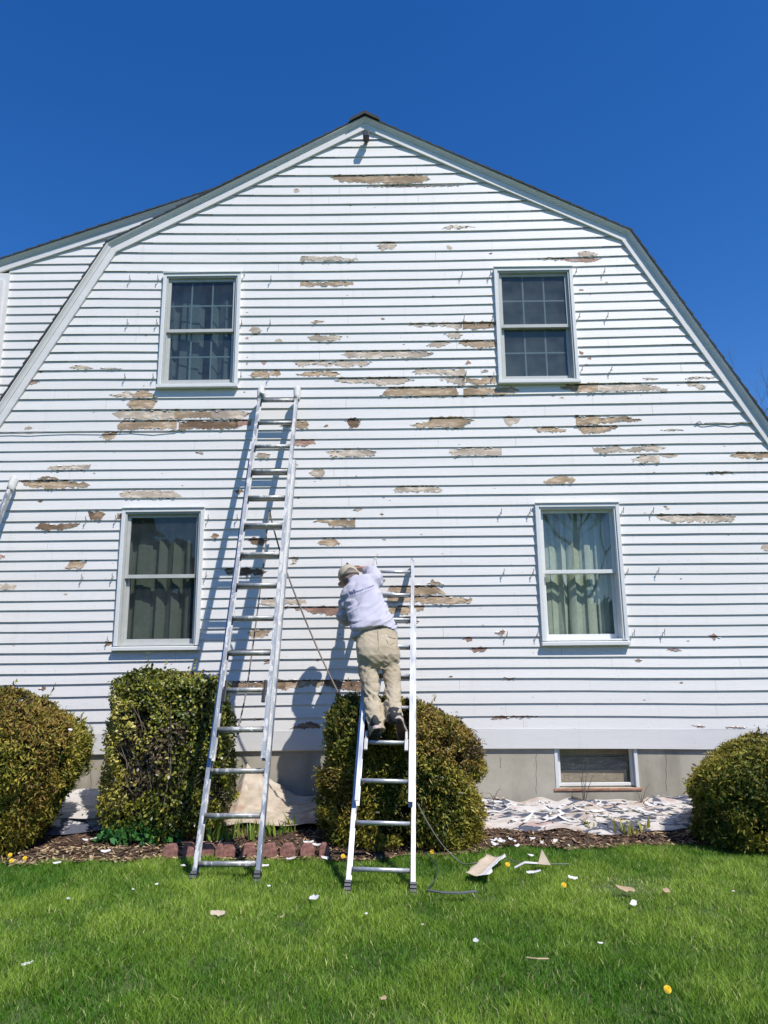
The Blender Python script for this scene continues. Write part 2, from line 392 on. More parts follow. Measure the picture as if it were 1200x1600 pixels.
bx = np.arange(-6, 6.01, 0.05); by = np.linspace(0, 1, 30)
X, T = np.meshgrid(bx, by); Yb = bed_edge(X)-0.03+T*(D+0.05-bed_edge(X)+0.03)
Zb = gz(X, Yb)+0.004+0.012*np.sin(X*23+Yb*17)*np.sin(Yb*31-X*9)*np.clip(T*8, 0, 1)
V = np.stack([X.ravel(), Yb.ravel(), Zb.ravel()], 1); i = np.arange(V.shape[0]).reshape(len(by), len(bx))
tag(np_mesh('flower_bed', V, [np.stack([i[:-1, :-1].ravel(), i[:-1, 1:].ravel(), i[1:, 1:].ravel(), i[1:, :-1].ravel()], 1)], M['soil'], smooth=True), kind='structure')

# ================================================================== HOUSE
house = empty('house', (0, D, 0), 'white clapboard gambrel house with peeling paint on its gable wall', 'house')
Z0 = [7.36, 7.255, 7.1488, 7.0573, 6.9315, 6.8201, 6.705, 6.578, 6.4605, 6.345, 6.2238, 6.1073, 5.9954, 5.8802, 5.7643, 5.6498, 5.5412, 5.4355, 5.3334, 5.231, 5.13, 5.0266, 4.9244, 4.825, 4.724, 4.6242, 4.5257, 4.4249, 4.3253, 4.2172, 4.1138, 3.9959, 3.878, 3.7649, 3.6634, 3.5605, 3.4622, 3.3604, 3.2605, 3.1631, 3.0644, 2.9537, 2.8405, 2.7416, 2.6457, 2.5498, 2.4506, 2.3532, 2.257, 2.16, 2.0587, 1.9671, 1.8589, 1.7642, 1.6603, 1.5624, 1.4705, 1.372, 1.2728, 1.1572, 1.0423, 0.9259, 0.8103]
SKIRT_TOP, SKIRT_BOT = 0.8103, 0.6339
def sag(z, X):
    zr = z-CAM_H; return z + (4.67e-4*zr-1.5e-4)*X + (1.4347e-3*zr-2.07e-3)*X*X*np.minimum(1, 9/(np.abs(X)+1e-6)**2)
# roof outline on the gable: outer (shingle) edge
SC_ = 7.108/7.06
KL, AP, KR, EL, ER = [(x*SC_, CAM_H+(z-CAM_H)*SC_) for x, z in ((-2.966, 5.862), (-0.195, 7.383), (2.644, 5.931), (-4.65, 2.75), (4.436, 2.75))]
PATH = [EL, KL, AP, KR, ER]
def offset_path(path, d):
    """offset the roof polyline inwards (towards the wall) by d with mitres"""
    P = [Vector(p) for p in path]; nrm = []
    for a, b in zip(P[:-1], P[1:]):
        t = (b-a).normalized(); nrm.append(Vector((t.y, -t.x)))
    out = []
    for i, p in enumerate(P):
        if i == 0: out.append(p+nrm[0]*d)
        elif i == len(P)-1: out.append(p+nrm[-1]*d)
        else:
            a, b = nrm[i-1], nrm[i]; mt = (a+b).normalized(); out.append(p+mt*(d/mt.dot(a)))
    return out
FR_IN = 0.140                                # depth of the rake trim measured in the wall plane
CL = offset_path(PATH, FR_IN-0.03)           # siding runs a little behind the frieze board
def roof_z(x, path=CL):
    for a, b in zip(path[:-1], path[1:]):
        if a[0] <= x <= b[0]: return a[1]+(b[1]-a[1])*(x-a[0])/(b[0]-a[0])
    return path[0][1] if x < path[0][0] else path[-1][1]
def roof_x(z, side):
    pts = CL[:3] if side < 0 else CL[2:][::-1]
    if z <= pts[0][1]: return pts[0][0]
    for a, b in zip(pts[:-1], pts[1:]):
        if a[1] <= z <= b[1]: return a[0]+(b[0]-a[0])*(z-a[1])/(b[1]-a[1])
    return pts[-1][0]

WIN = dict(LL=(-2.632, -1.812, 1.560, 2.950), LR=(1.4745, 2.305, 1.567, 2.956), UL=(-2.3545, -1.527, 4.22, 5.517), UR=(1.1705, 2.006, 4.226, 5.538))
YC = D-0.04                                   # front of the window casings
LIP, TUCK = D-0.0118, D+0.002                  # clapboard butt / top
side_mb = MB()
def board_strip(zb, zt, xa, xb, lipz=None):
    """a piece of clapboard between course lines zb (butt) and zt, x from xa to xb, clipped by the roof"""
    pass
holes = [(a+0.022, b-0.022, c+0.022, d-0.022) for a, b, c, d in WIN.values()]
def clip_to_roof(poly):
    """clip a polygon of (x,z) to under the roof line (convex outline) ; Sutherland-Hodgman"""
    for a, b in zip(CL[:-1], CL[1:]):
        nx, nz = (b-a).y, -(b-a).x
        out = []
        for i in range(len(poly)):
            p, q = poly[i], poly[(i+1) % len(poly)]
            dp = (p[0]-a.x)*nx+(p[1]-a.y)*nz; dq = (q[0]-a.x)*nx+(q[1]-a.y)*nz
            if dp >= 0: out.append(p)
            if dp*dq < 0:
                t = dp/(dp-dq); out.append((p[0]+(q[0]-p[0])*t, p[1]+(q[1]-p[1])*t))
        poly = out
        if len(poly) < 3: return []
    return poly
def lip_at(i, x): return LIP+0.0024*noise.noise((x*0.55, i*3.7, 0.3))+0.0010*noise.noise((x*2.3, i*5.1, 2.0))+0.0012*math.sin(i*12.9898)
def course_y(f, i, x):
    l_ = lip_at(i, x); return l_+(TUCK-l_)*f      # f: 0 at the butt, 1 at the top
brng = random.Random(3)
for i in range(len(Z0)-1):
    zt, zb = Z0[i], Z0[i+1]
    xl, xr = roof_x(zb, -1)-0.02, roof_x(zb, 1)+0.02
    cuts = {xl, xr}
    for h in holes:
        if h[2] < zt+0.02 and h[3] > zb-0.02: cuts |= {h[0], h[1]}
    n = max(2, int((xr-xl)/0.3)); cuts |= set(np.linspace(xl, xr, n+1)); cuts = sorted(c for c in cuts if xl <= c <= xr)
    ph = brng.random()*6
    wob = lambda x: 0.0012*math.sin(x*2.1+ph)+0.0008*math.sin(x*5.3+ph*2)
    for xa, xb in zip(cuts[:-1], cuts[1:]):
        if xb-xa < 1e-4: continue
        xm = (xa+xb)/2; segs = [(0.0, 1.0)]
        b_, t_ = float(sag(zb, xm)), float(sag(zt, xm))
        for h in holes:
            if h[0] < xm < h[1]:
                fa, fb = (h[2]-b_)/(t_-b_), (h[3]-b_)/(t_-b_); ns = []
                for s0, s1 in segs:
                    if fb <= s0 or fa >= s1: ns.append((s0, s1)); continue
                    if fa > s0: ns.append((s0, fa))
                    if fb < s1: ns.append((fb, s1))
                segs = ns
        for s0, s1 in segs:
            def zz(x, f):
                b2, t2 = float(sag(zb, x))+wob(x), float(sag(zt, x))+0.006; return b2+(t2-b2)*f
            poly = clip_to_roof([(xa, zz(xa, s0)), (xb, zz(xb, s0)), (xb, zz(xb, s1)), (xa, zz(xa, s1))])
            if len(poly) < 3: continue
            vs = []
            for x, z in poly:
                b2, t2 = float(sag(zb, x)), float(sag(zt, x)); vs.append((x, course_y((z-b2)/(t2-b2), i, x), z))
            side_mb.add(vs, [tuple(range(len(vs)))], 0)
            if s0 == 0.0:                     # underside of the butt
                za, zc = zz(xa, 0), zz(xb, 0)
                if za < roof_z(xa) and zc < roof_z(xb):
                    side_mb.add([(xa, course_y(0, i, xa), za), (xb, course_y(0, i, xb), zc), (xb, D+0.012, zc+0.001), (xa, D+0.012, za+0.001)], [(0, 3, 2, 1)], 0)
# sheathing behind the boards, with the window openings left out
xs_ = sorted({-4.55, 4.35, *[h[0] for h in holes], *[h[1] for h in holes]})
for xa, xb in zip(xs_[:-1], xs_[1:]):
    xm = (xa+xb)/2; zc = [0.62]; hh = sorted((h[2], h[3]) for h in holes if h[0] < xm < h[1]); segs = []; z_ = 0.62
    for a, b in hh: segs.append((z_, a)); z_ = b
    segs.append((z_, 7.5))
    for a, b in segs:
        sub = np.linspace(xa, xb, max(2, int((xb-xa)/0.4)+1))
        for s0, s1 in zip(sub[:-1], sub[1:]):
            poly = clip_to_roof([(s0, a), (s1, a), (s1, b), (s0, b)])
            if len(poly) >= 3: side_mb.add([(x, D+0.0135, z) for x, z in poly], [tuple(range(len(poly)))], 0)

# ---- bare patches where paint has come off: (material slot, [(x, y_top, y_bottom) ...]) traced on the wall
W, PA, BR, RD = 1, 2, 3, 4
PATCH = [
 (W, [(513,273,275),(530,273,283),(545,273,285.5),(570,273,286),(593,273,287),(640,273,287.5),(655,273,287),(663,273,283.5),(672,275,281)]),
 (RD, [(575,289.5,291),(620,289,292),(660,289,291.5),(725,288,289)]),
 (PA, [(458,296,299),(461,293,301),(466,295,300),(468,298,299)]),
 (PA, [(468,401,408),(485,398,408),(500,402,408),(520,399,408),(540,403,408),(545,404,408),(552,403,407),(561,405,407)]),
 (W, [(469,440,449),(478,440,447.5),(500,440,446.5),(530,440,447),(552,441,446)]),
 (W, [(485,503,505),(492,500,506),(507,500,502)]),
 (PA, [(390,513,519),(397,511,522),(405,512,521),(409,516,518)]),
 (PA, [(480,526,530),(490,522,534),(510,523,533),(530,522,532),(535,524,530)]),
 (RD, [(383,527,530),(388,526,530)]), (PA, [(430,531,534),(437,529,534),(441,532,534)]),
 (PA, [(534,555,557),(542,549,558),(560,549,560),(600,548,558),(640,548,559),(665,549,558),(678,551,554)]),
 (PA, [(457,566,568),(465,564,573),(490,564,570),(510,564,573),(520,564,571),(545,564,576),(555,565,571),(575,564,572),(582,566,569)]),
 (RD, [(408,564,566),(412,564,571),(416,564,567)]),
 (W, [(391,582,588),(395,579,591),(405,579,590),(417,579,591),(420,584,590),(424,580,584),(432,579,590),(439,580,584)]),
 (W, [(463,586,587),(480,581,587),(500,579,587),(520,579,590),(533,582,586)]),
 (PA, [(522,592,596),(545,590,599),(575,590,599),(600,590,603),(620,590,602),(645,591,595),(650,592,594)]),
 (W, [(596,614,618),(605,606,619),(640,605,619),(700,605,619),(715,605,617),(717,607,612)]),
 (W, [(724,606,619),(730,605,620),(760,606,618),(790,606,616),(800,606,615),(812,608,613)]),
 (PA, [(646,578,580),(655,576,584),(680,576,585),(700,576,587),(725,576,588),(729,580,586)]),
 (PA, [(688,590,592),(700,589,597),(715,589,600),(727,589,602)]),
 (W, [(728,590,597),(745,591,602),(752,594,602),(757,590,602),(765,589,600),(776,590,599)]),
 (PA, [(640,505,508),(660,504,511),(680,504,510),(700,504,511),(712,504,514),(722,503,514)]),
 (W, [(723,503,514),(745,503,514),(770,503,513),(776,505,510)]),
 (PA, [(695,524,526),(705,519,529),(718,519,528),(724,521,526)]),
 (PA, [(668,535,540),(675,533,542),(690,533,542),(705,533,536)]),
 (W, [(715,537,539),(723,533,541),(740,532,544),(760,532,543),(776,532,542)]),
 (RD, [(726,568,569),(731,563,571),(736,567,569)]), (PA, [(753,579,581),(758,577,583),(763,579,581)]),
 (PA, [(692,358,360),(697,353,360),(703,352,360),(706,352,356),(715,351,357),(730,352,356),(742,354,355)]),
 (PA, [(698,384,387),(704,384,391),(707,386,388)]),
 (PA, [(590,384,389),(595,378,391),(605,377,391),(616,378,391),(620,380,384)]),
 (PA, [(902,394,401),(912,391,401),(922,393,401),(935,398,401)]),
 (RD, [(840,403,404),(880,403,406),(910,403,410),(925,403,409),(940,402,405)]),
 (W, [(876,604,606),(885,600,611),(920,599,612),(935,599,611)]),
 (PA, [(936,599,612),(960,599,612),(1000,599,611),(1015,601,610),(1030,603,611),(1043,608,610)]),
 (PA, [(1005,591,593),(1015,590,594),(1030,591,593)]),
 (PA, [(1072,591,592),(1090,588,592),(1120,589,591)]),
 (PA, [(1072,596,599),(1080,594,604),(1090,598,607),(1098,600,608),(1104,602,605)]),
 (W, [(640,664,666),(652,660,668),(668,660,668),(672,652,669),(700,651,669),(720,652,669),(732,653,661),(742,658,660)]),
 (BR, [(540,654,658),(548,654,667),(554,654,670),(560,655,668),(565,654,656)]),
 (RD, [(505,666,667),(509,663,668),(513,665,667)]),
 (PA, [(786,652,658),(793,651,665),(803,652,664),(810,652,661),(814,654,657)]),
 (W, [(900,649,665),(915,649,665),(930,650,664),(945,652,661),(960,650,659),(985,653,658),(1003,655,657)]),
 (W, [(902,665,669),(910,665,678),(935,665,678),(955,665,672),(968,665,667)]),
 (W, [(832,669,672),(845,667,675),(865,667,676),(875,668,675),(886,673,675)]),
 (PA, [(1032,671,673),(1050,670,673),(1069,670,672)]),
 (W, [(436,662,664),(445,657,668),(458,655,670),(470,658,670),(480,659,670),(483,664,668)]),
 (RD, [(452,689,693),(465,687,697),(480,687,696),(493,688,692)]),
 (PA, [(400,709,715),(410,708,716),(422,709,715)]),
 (PA, [(510,705,712),(520,703,715),(560,703,714),(580,704,714),(588,704,709)]),
 (PA, [(702,703,707),(708,700,711),(712,700,712),(740,700,712),(760,699,712),(784,699,712)]),
 (PA, [(925,700,707),(945,699,708),(965,697,708),(980,702,706),(1000,697,706),(1020,694,705),(1041,699,701)]),
 (PA, [(989,716,721),(1003,711,723),(1031,711,723)]), (PA, [(1033,709,713),(1050,709,715),(1062,710,712)]),
 (W, [(1140,711,713),(1150,707,716),(1175,707,717),(1206,708,716)]),
 (PA, [(483,739,741),(490,733,746),(503,733,746),(508,738,742)]),
 (W, [(848,753,756),(860,747,757),(880,743,756),(892,746,754),(900,749,751)]),
 (RD, [(1105,737,738),(1130,736,741),(1150,737,739)]),
 (PA, [(614,763,768),(622,760,770),(640,760,768),(680,760,770),(692,761,768)]),
 (PA, [(552,796,797),(558,793,798),(566,794,796)]),
 (W, [(492,812,815),(510,812,817),(515,812,822),(540,811,824),(555,811,824)]),
 (W, [(495,843,849),(500,841,853),(530,841,853),(532,844,848)]),
 (PA, [(1024,805,813),(1035,803,815),(1045,803,816),(1100,803,816),(1140,803,815),(1151,807,811)]),
 (PA, [(1190,854,858),(1195,851,861),(1204,851,862)]),
 (W, [(668,911,913),(676,906,914),(690,910,914),(693,912,913)]),
 (W, [(605,917,925),(648,915,931),(678,915,930),(684,921,929),(697,924,928)]),
 (W, [(605,932,942),(650,931,943),(700,932,944),(715,934,944),(733,935,943),(738,936,940)]),
 (W, [(608,948,958),(640,947,960),(655,947,956),(663,948,952)]), (PA, [(622,966,972),(640,963,976),(655,964,972)]),
 (PA, [(590,905,912),(596,904,912),(602,905,908)]),
 (PA, [(405,937,944),(415,935,947),(440,935,947),(463,936,945),(480,937,942)]),
 (RD, [(440,949,952),(470,948,952),(488,949,958),(510,948,960),(536,948,963)]),
 (BR, [(348,890,894),(356,888,899),(380,888,899),(400,888,899),(418,893,898)]),
 (BR, [(365,765,769),(370,763,774),(377,764,774),(383,767,770)]),
 (BR, [(385,844,852),(395,840,853),(410,840,853),(423,843,849)]),
 (W, [(386,990,996),(395,983,997),(410,984,997),(424,986,990)]),
 (BR, [(352,1068,1074),(370,1064,1076),(400,1066,1074),(430,1063,1079),(446,1062,1079)]),
 (W, [(446,1062,1079),(455,1062,1074),(470,1062,1076),(485,1062,1072),(497,1062,1075),(505,1062,1070)]),
 (BR, [(506,1062,1072),(530,1063,1078),(560,1064,1079),(590,1065,1078)]),
 (BR, [(453,1137,1139),(470,1131,1139),(480,1129,1139),(502,1130,1138)]),
 (RD, [(398,1122,1124),(404,1122,1127),(408,1122,1123)]),
 (PA, [(452,871,876),(455,869,882),(463,870,882),(467,870,874)]),
 (PA, [(173,617,620),(190,615,621),(199,609,621),(203,611,621),(207,615,619)]),
 (W, [(205,613,620),(216,611,622),(230,609,622),(240,616,622),(246,620,622)]),
 (W, [(197,634,638),(203,625,638),(220,624,639),(240,625,638),(246,628,634)]),
 (PA, [(175,645,648),(190,641,654),(220,641,656),(272,641,656)]), (W, [(272,641,656),(300,642,653),(330,641,652)]), (PA, [(330,641,655),(370,640,655),(382,642,652),(391,645,648)]),
 (W, [(183,664,669),(190,657,671),(250,657,671),(276,658,671)]), (BR, [(279,659,671),(300,657,671),(345,657,671),(366,657,670),(372,660,668)]), (RD, [(368,658,668),(378,657,664),(392,657,665)]),
 (W, [(156,683,685),(161,676,687),(170,675,688),(182,675,684),(185,676,679)]),
 (PA, [(108,573,576),(118,571,577),(130,571,577),(146,575,577)]), (PA, [(157,575,577),(175,574,577),(193,576,577)]),
 (RD, [(40,597,599),(48,595,601),(61,594,596)]),
 (PA, [(73,731,734),(80,728,735),(120,726,734),(142,726,733)]),
 (W, [(32,752,757),(45,751,761),(60,751,763),(100,751,763),(130,753,762),(141,757,759)]), (BR, [(60,747,750),(75,744,750),(92,747,750)]),
 (PA, [(186,769,777),(200,767,778),(240,766,779),(270,767,778),(284,774,777)]),
 (BR, [(136,799,804),(142,798,813),(155,799,814),(165,799,804)]),
 (BR, [(55,823,826),(65,817,828),(85,820,829),(110,818,826),(126,816,818)]),
 (W, [(101,888,890),(110,876,890),(128,876,888),(135,877,882)]),
 (RD, [(-6,866,872),(7,867,873)]), (PA, [(-6,913,921),(12,913,922),(26,914,920)]),
 (BR, [(330,836,840),(336,833,841),(342,836,839)]),
 (RD, [(725,995,997),(731,995,1004),(738,996,1001)]), (RD, [(773,990,992),(786,984,992),(790,988,992)]),
 (RD, [(732,1011,1013),(738,1011,1020),(755,1011,1019),(768,1011,1012)]),
 (RD, [(1106,992,994),(1112,992,1000),(1120,993,1000),(1126,995,997)]), (RD, [(1042,1014,1017),(1054,1013,1017),(1066,1016,1017)]),
 (RD, [(993,1031,1033),(1000,1030,1035),(1004,1032,1033)]), (BR, [(787,1059,1061),(790,1059,1065),(806,1059,1064)]),
 (RD, [(766,1118,1122),(772,1118,1126),(785,1119,1124),(800,1119,1122),(820,1119,1122),(840,1118,1120)]),
 (BR, [(60,1075,1079),(66,1072,1080),(71,1073,1077)]), (RD, [(1082,1134,1137),(1092,1133,1137),(1102,1136,1137)]),
 (BR, [(183,803,812),(186,802,814),(190,804,810)]), (BR, [(164,1002,1008),(170,1003,1009),(174,1004,1007)]),
 (RD, [(905,548,553),(910,549,555),(912,551,553)]), (RD, [(918,560,561),(924,558,562)]), (RD, [(905,452,454),(909,451,455),(912,452,454)]),
 (PA, [(218,772,773),(226,770,773)]), (BR, [(58,783,784),(62,781,785),(66,783,784)]), (PA, [(306,706,708),(313,705,709),(318,707,708)]),
 (PA, [(38,668,671),(46,666,671),(50,668,670)]), (RD, [(384,567,570),(387,566,570)]),
 (RD, [(412,1032,1035),(418,1031,1036),(424,1033,1035)]), (RD, [(1133,1136,1138),(1150,1135,1138),(1168,1137,1138)]),
]
prng = random.Random(11)
for k in range(110):                          # tiny nicks and nail pops all over the boards
    x = prng.uniform(20, 1180); y = prng.uniform(300, 1120); w_ = prng.choice([1.2, 1.6, 2.2, 3.2])
    PATCH.append((prng.choice([PA, RD, BR, PA]), [(x-w_, y-0.4, y+0.4), (x, y-w_*0.5, y+w_*0.55), (x+w_, y-0.5, y+0.3)]))
def px_to_wall(x, y):
    p = at(x, y, LIP); return p.x, p.z
def clip_half(poly, z, keep_above):
    out = []
    for i in range(len(poly)):
        p, q = poly[i], poly[(i+1) % len(poly)]
        dp = (p[1]-z(p[0]))*(1 if keep_above else -1); dq = (q[1]-z(q[0]))*(1 if keep_above else -1)
        if dp >= 0: out.append(p)
        if dp*dq < 0: t = dp/(dp-dq); out.append((p[0]+(q[0]-p[0])*t, p[1]+(q[1]-p[1])*t))
    return out
def board_of(x, z):
    for i in range(len(Z0)-1):
        if float(sag(Z0[i+1], x)) <= z <= float(sag(Z0[i], x)): return i
    return None
def on_board(x, z, off):
    i = board_of(x, z)
    if i is None: return None
    b2, t2 = float(sag(Z0[i+1], x)), float(sag(Z0[i], x)); return Vector((x, course_y((z-b2)/(t2-b2), i, x)-off, z))
in_hole = lambda x, z: any(h[0]-0.03 < x < h[1]+0.03 and h[2]-0.03 < z < h[3]+0.03 for h in holes)
# butt joints between board lengths
jrng = random.Random(19)
for i in range(len(Z0)-1):
    for k in range(jrng.choice([1, 1, 2, 2, 3])):
        x = jrng.uniform(-3.9, 3.6); b2, t2 = float(sag(Z0[i+1], x)), float(sag(Z0[i], x)); hw = jrng.choice([0.0007, 0.0010, 0.0015])
        if t2 > roof_z(x)-0.02 or in_hole(x, (b2+t2)/2): continue
        side_mb.add([(x-hw, course_y(0.02, i, x)-0.0005, b2+0.002), (x+hw, course_y(0.02, i, x)-0.0005, b2+0.002), (x+hw, course_y(0.97, i, x)-0.0005, t2-0.004), (x-hw, course_y(0.97, i, x)-0.0005, t2-0.004)], [(0, 1, 2, 3)], 5)
def flake(x, z, ln, ht, up, lift):
    """a lip of old paint standing off the board at the edge of a bare patch"""
    A = []
    for k in range(4):
        xx = x+(k/3-0.5)*ln; h_ = ht*(0.5+0.5*math.sin(math.pi*(k+0.5)/4))*prng.uniform(0.6, 1.2); p0, p1 = on_board(xx, z, 0.0012), on_board(xx, z+up*h_, 0.0012+lift*prng.uniform(0.6, 1.3))
        if p0 is None or p1 is None: return
        A.append((p0, p1))
    side_mb.add([a for a, b in A]+[b for a, b in A], [(k, k+1, 5+k, 4+k) for k in range(3)], 0)
for slot, st in PATCH:
    xs = [s[0] for s in st]; x0, x1 = xs[0], xs[-1]; n = max(4, int((x1-x0)/1.5)); sd_ = prng.random()*100
    X = np.linspace(x0, x1, n+1)
    tp = np.interp(X, xs, [s[1] for s in st]); bt = np.interp(X, xs, [s[2] for s in st])
    amp = min(2.0, 0.20*float(np.max(bt-tp)))
    def rag(o_):
        r_ = []
        for x in X:
            q = noise.noise((x*0.10, sd_, o_))*1.5+noise.noise((x*0.31, sd_, o_+7))*0.9+noise.noise((x*0.9, sd_, o_+3))*0.55
            r_.append(amp*(q+0.8*math.floor(2.2*noise.noise((x*0.17, sd_, o_+11)))/2.2))
        return np.array(r_)
    tp = tp+np.minimum(rag(0.0), 1.2*amp); bt = bt+rag(9.0)
    if x1-x0 > 14 and max(st[0][2]-st[0][1], st[-1][2]-st[-1][1]) < 8.5:      # torn, tapering ends
        side = prng.choice([0.0, 0.15, 0.5, 0.85, 1.0]); mid = tp*(1-side)+bt*side+rag(20.0)*0.8; q = np.clip(np.minimum(X-x0, x1-X)/(2.5+8*prng.random()**2), 0, 1)**prng.choice([0.5, 0.8, 1.2])
        tp = mid+(tp-mid)*q; bt = mid+(bt-mid)*q
    bt = np.maximum(bt, tp+0.25)
    if x1-x0 > 9:
        for a in range(n):
            for yy, up_, pb in ((bt[a], 1, 0.30), (tp[a], -1, 0.12)):
                if prng.random() < pb:
                    fx_, fz_ = px_to_wall(X[a], yy); flake(fx_, fz_-0.001*up_, prng.uniform(0.010, 0.035), prng.uniform(0.004, 0.011), up_, prng.uniform(0.003, 0.009))
    # station strips, each cut by the courses, so a patch stays on its own clapboards
    for a in range(n):
        quad = [px_to_wall(X[a], bt[a]), px_to_wall(X[a+1], bt[a+1]), px_to_wall(X[a+1], tp[a+1]), px_to_wall(X[a], tp[a])]
        quad = [(p[0]+(0.0006 if k in (1, 2) else 0), p[1]) for k, p in enumerate(quad)]
        zlo, zhi = min(p[1] for p in quad), max(p[1] for p in quad)
        for i in range(len(Z0)-1):
            zt, zb = Z0[i], Z0[i+1]
            if zb > zhi+0.1 or zt < zlo-0.1: continue
            pl = clip_half(quad, lambda x: float(sag(zb, x))+0.0015, True)
            if len(pl) >= 3: pl = clip_half(pl, lambda x: float(sag(zt, x))-0.002, False)
            if len(pl) >= 3: pl = clip_to_roof(pl)
            if len(pl) < 3: continue
            mx_, mz_ = sum(p[0] for p in pl)/len(pl), sum(p[1] for p in pl)/len(pl)
            if any(h[0]-0.02 < mx_ < h[1]+0.02 and h[2]-0.02 < mz_ < h[3]+0.02 for h in holes): continue
            vs = []
            for x, z in pl:
                b2, t2 = float(sag(zb, x)), float(sag(zt, x)); vs.append((x, course_y((z-b2)/(t2-b2), i, x)-0.0009, z))
            side_mb.add(vs, [tuple(range(len(vs)))], slot)
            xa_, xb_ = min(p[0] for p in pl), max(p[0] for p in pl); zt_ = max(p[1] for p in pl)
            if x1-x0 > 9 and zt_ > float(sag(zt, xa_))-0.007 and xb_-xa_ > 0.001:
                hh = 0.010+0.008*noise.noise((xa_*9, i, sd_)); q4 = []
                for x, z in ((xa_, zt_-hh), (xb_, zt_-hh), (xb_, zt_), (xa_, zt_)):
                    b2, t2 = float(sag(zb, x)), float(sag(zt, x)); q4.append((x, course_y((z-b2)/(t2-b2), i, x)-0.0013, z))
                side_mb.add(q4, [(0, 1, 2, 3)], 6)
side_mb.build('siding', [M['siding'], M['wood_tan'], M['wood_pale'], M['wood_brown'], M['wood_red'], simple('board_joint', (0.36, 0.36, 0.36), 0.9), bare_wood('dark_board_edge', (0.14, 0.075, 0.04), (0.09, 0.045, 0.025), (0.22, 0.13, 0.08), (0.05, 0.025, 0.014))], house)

# skirt board, foundation
mb = MB(); xs = np.linspace(-4.55, 4.35, 40)
for xa, xb in zip(xs[:-1], xs[1:]):
    za, zb = float(sag(SKIRT_TOP, xa)), float(sag(SKIRT_TOP, xb)); ba, bb = float(sag(SKIRT_BOT, xa)), float(sag(SKIRT_BOT, xb))
    y0, y1 = D-0.013, D+0.06
    mb.add([(xa, y0, ba), (xb, y0, bb), (xb, y0, zb), (xa, y0, za), (xa, y1, ba), (xb, y1, bb), (xb, y1, zb), (xa, y1, za)],
           [(0, 1, 2, 3), (0, 4, 5, 1), (3, 2, 6, 7)])
mb.build('skirt_board', M['trim'], house)
bw = (at(866, 1172, D+0.02), at(1000, 1234, D+0.02))     # basement window opening
bx0, bx1, bz0, bz1 = at(867, 1200, D+0.02).x, at(997, 1200, D+0.02).x, at(930, 1231, D+0.02).z, SKIRT_BOT+0.004
mb = MB(); FY0, FY1 = D+0.016, D+0.22
for a, b, c, d in ((-4.5, bx0, -0.3, 0.66), (bx1, 4.3, -0.3, 0.66), (bx0, bx1, -0.3, bz0)): mb.box(a, b, FY0, FY1, c, d)
fnd = mb.build('foundation', M['concrete'], house)
M['crack'] = simple('dark_crack', (0.12, 0.11, 0.09), 1.0)
for px_, y0, y1 in ((415, 1180, 1262), (838, 1178, 1240), (1041, 1178, 1236), (142, 1180, 1250), (782, 1182, 1200)):
    pts = [at(px_+0.8*math.sin(k*1.9+px_), y0+(y1-y0)*k/9, FY0-0.0005) for k in range(10)]; MB().tube(pts, 0.0018, 4).build('crack', M['crack'], fnd)

# rake trim: frieze board + crown moulding swept along the roof outline
prof = [(0.000, 0.140), (0.028, 0.140), (0.028, 0.070), (0.036, 0.070), (0.038, 0.062), (0.048, 0.046), (0.060, 0.036), (0.066, 0.033), (0.066, 0.020), (0.000, 0.020)]
def sweep(path, prof, y, close=False):
    mbx = MB(); offs = [offset_path(path, u) for o, u in prof]
    rings = [[(offs[k][i].x, y-prof[k][0], offs[k][i].y) for k in range(len(prof))] for i in range(len(path))]
    return mbx.loft(rings)
def densify(path, step=0.5):
    out = []
    for a, b in zip(path[:-1], path[1:]):
        n = max(1, int(math.dist(a, b)/step)); out += [(a[0]+(b[0]-a[0])*k/n, a[1]+(b[1]-a[1])*k/n) for k in range(n)]
    return out+[path[-1]]
sweep(PATH, prof, D-0.002).build('rake_trim', M['trim'], house)

# main roof: stepped shingle courses run back from the gable
def roof_slab(path, y0, y1, course=0.14, t0=0.008, t1=0.022, deck=0.024):
    mbx = MB(); P = [Vector(p) for p in path]
    for si, (a, b) in enumerate(zip(P[:-1], P[1:])):
        d = (b-a); L = d.length; t = d/L; nn = Vector((-t.y, t.x))
        if nn.y < 0: nn = -nn
        up_slope = t if t.y > 0 else -t
        lo = a if t.y > 0 else b
        n = int(math.ceil(L/course))
        for k in range(n):
            p0 = lo+up_slope*(k*course-(0.015 if k == 0 else 0)); p1 = lo+up_slope*min((k+1)*course+0.02, L)
            jig = 0.004*math.sin(k*12.9+si)
            loop = [p0-nn*0.021, p1-nn*0.021, p1+nn*(t0-0.022), p0+nn*(t1-0.022)]
            mbx.add([(q.x, y0+jig, q.y) for q in loop]+[(q.x, y1, q.y) for q in loop], [(0, 1, 2, 3), (7, 6, 5, 4), (0, 4, 5, 1), (1, 5, 6, 2), (2, 6, 7, 3), (3, 7, 4, 0)])
    return mbx
ROOF_BACK = D+8.5
roof = roof_slab(PATH, D-0.080, ROOF_BACK).build('roof', M['shingle'], house)
mb = MB(); a = Vector(AP)
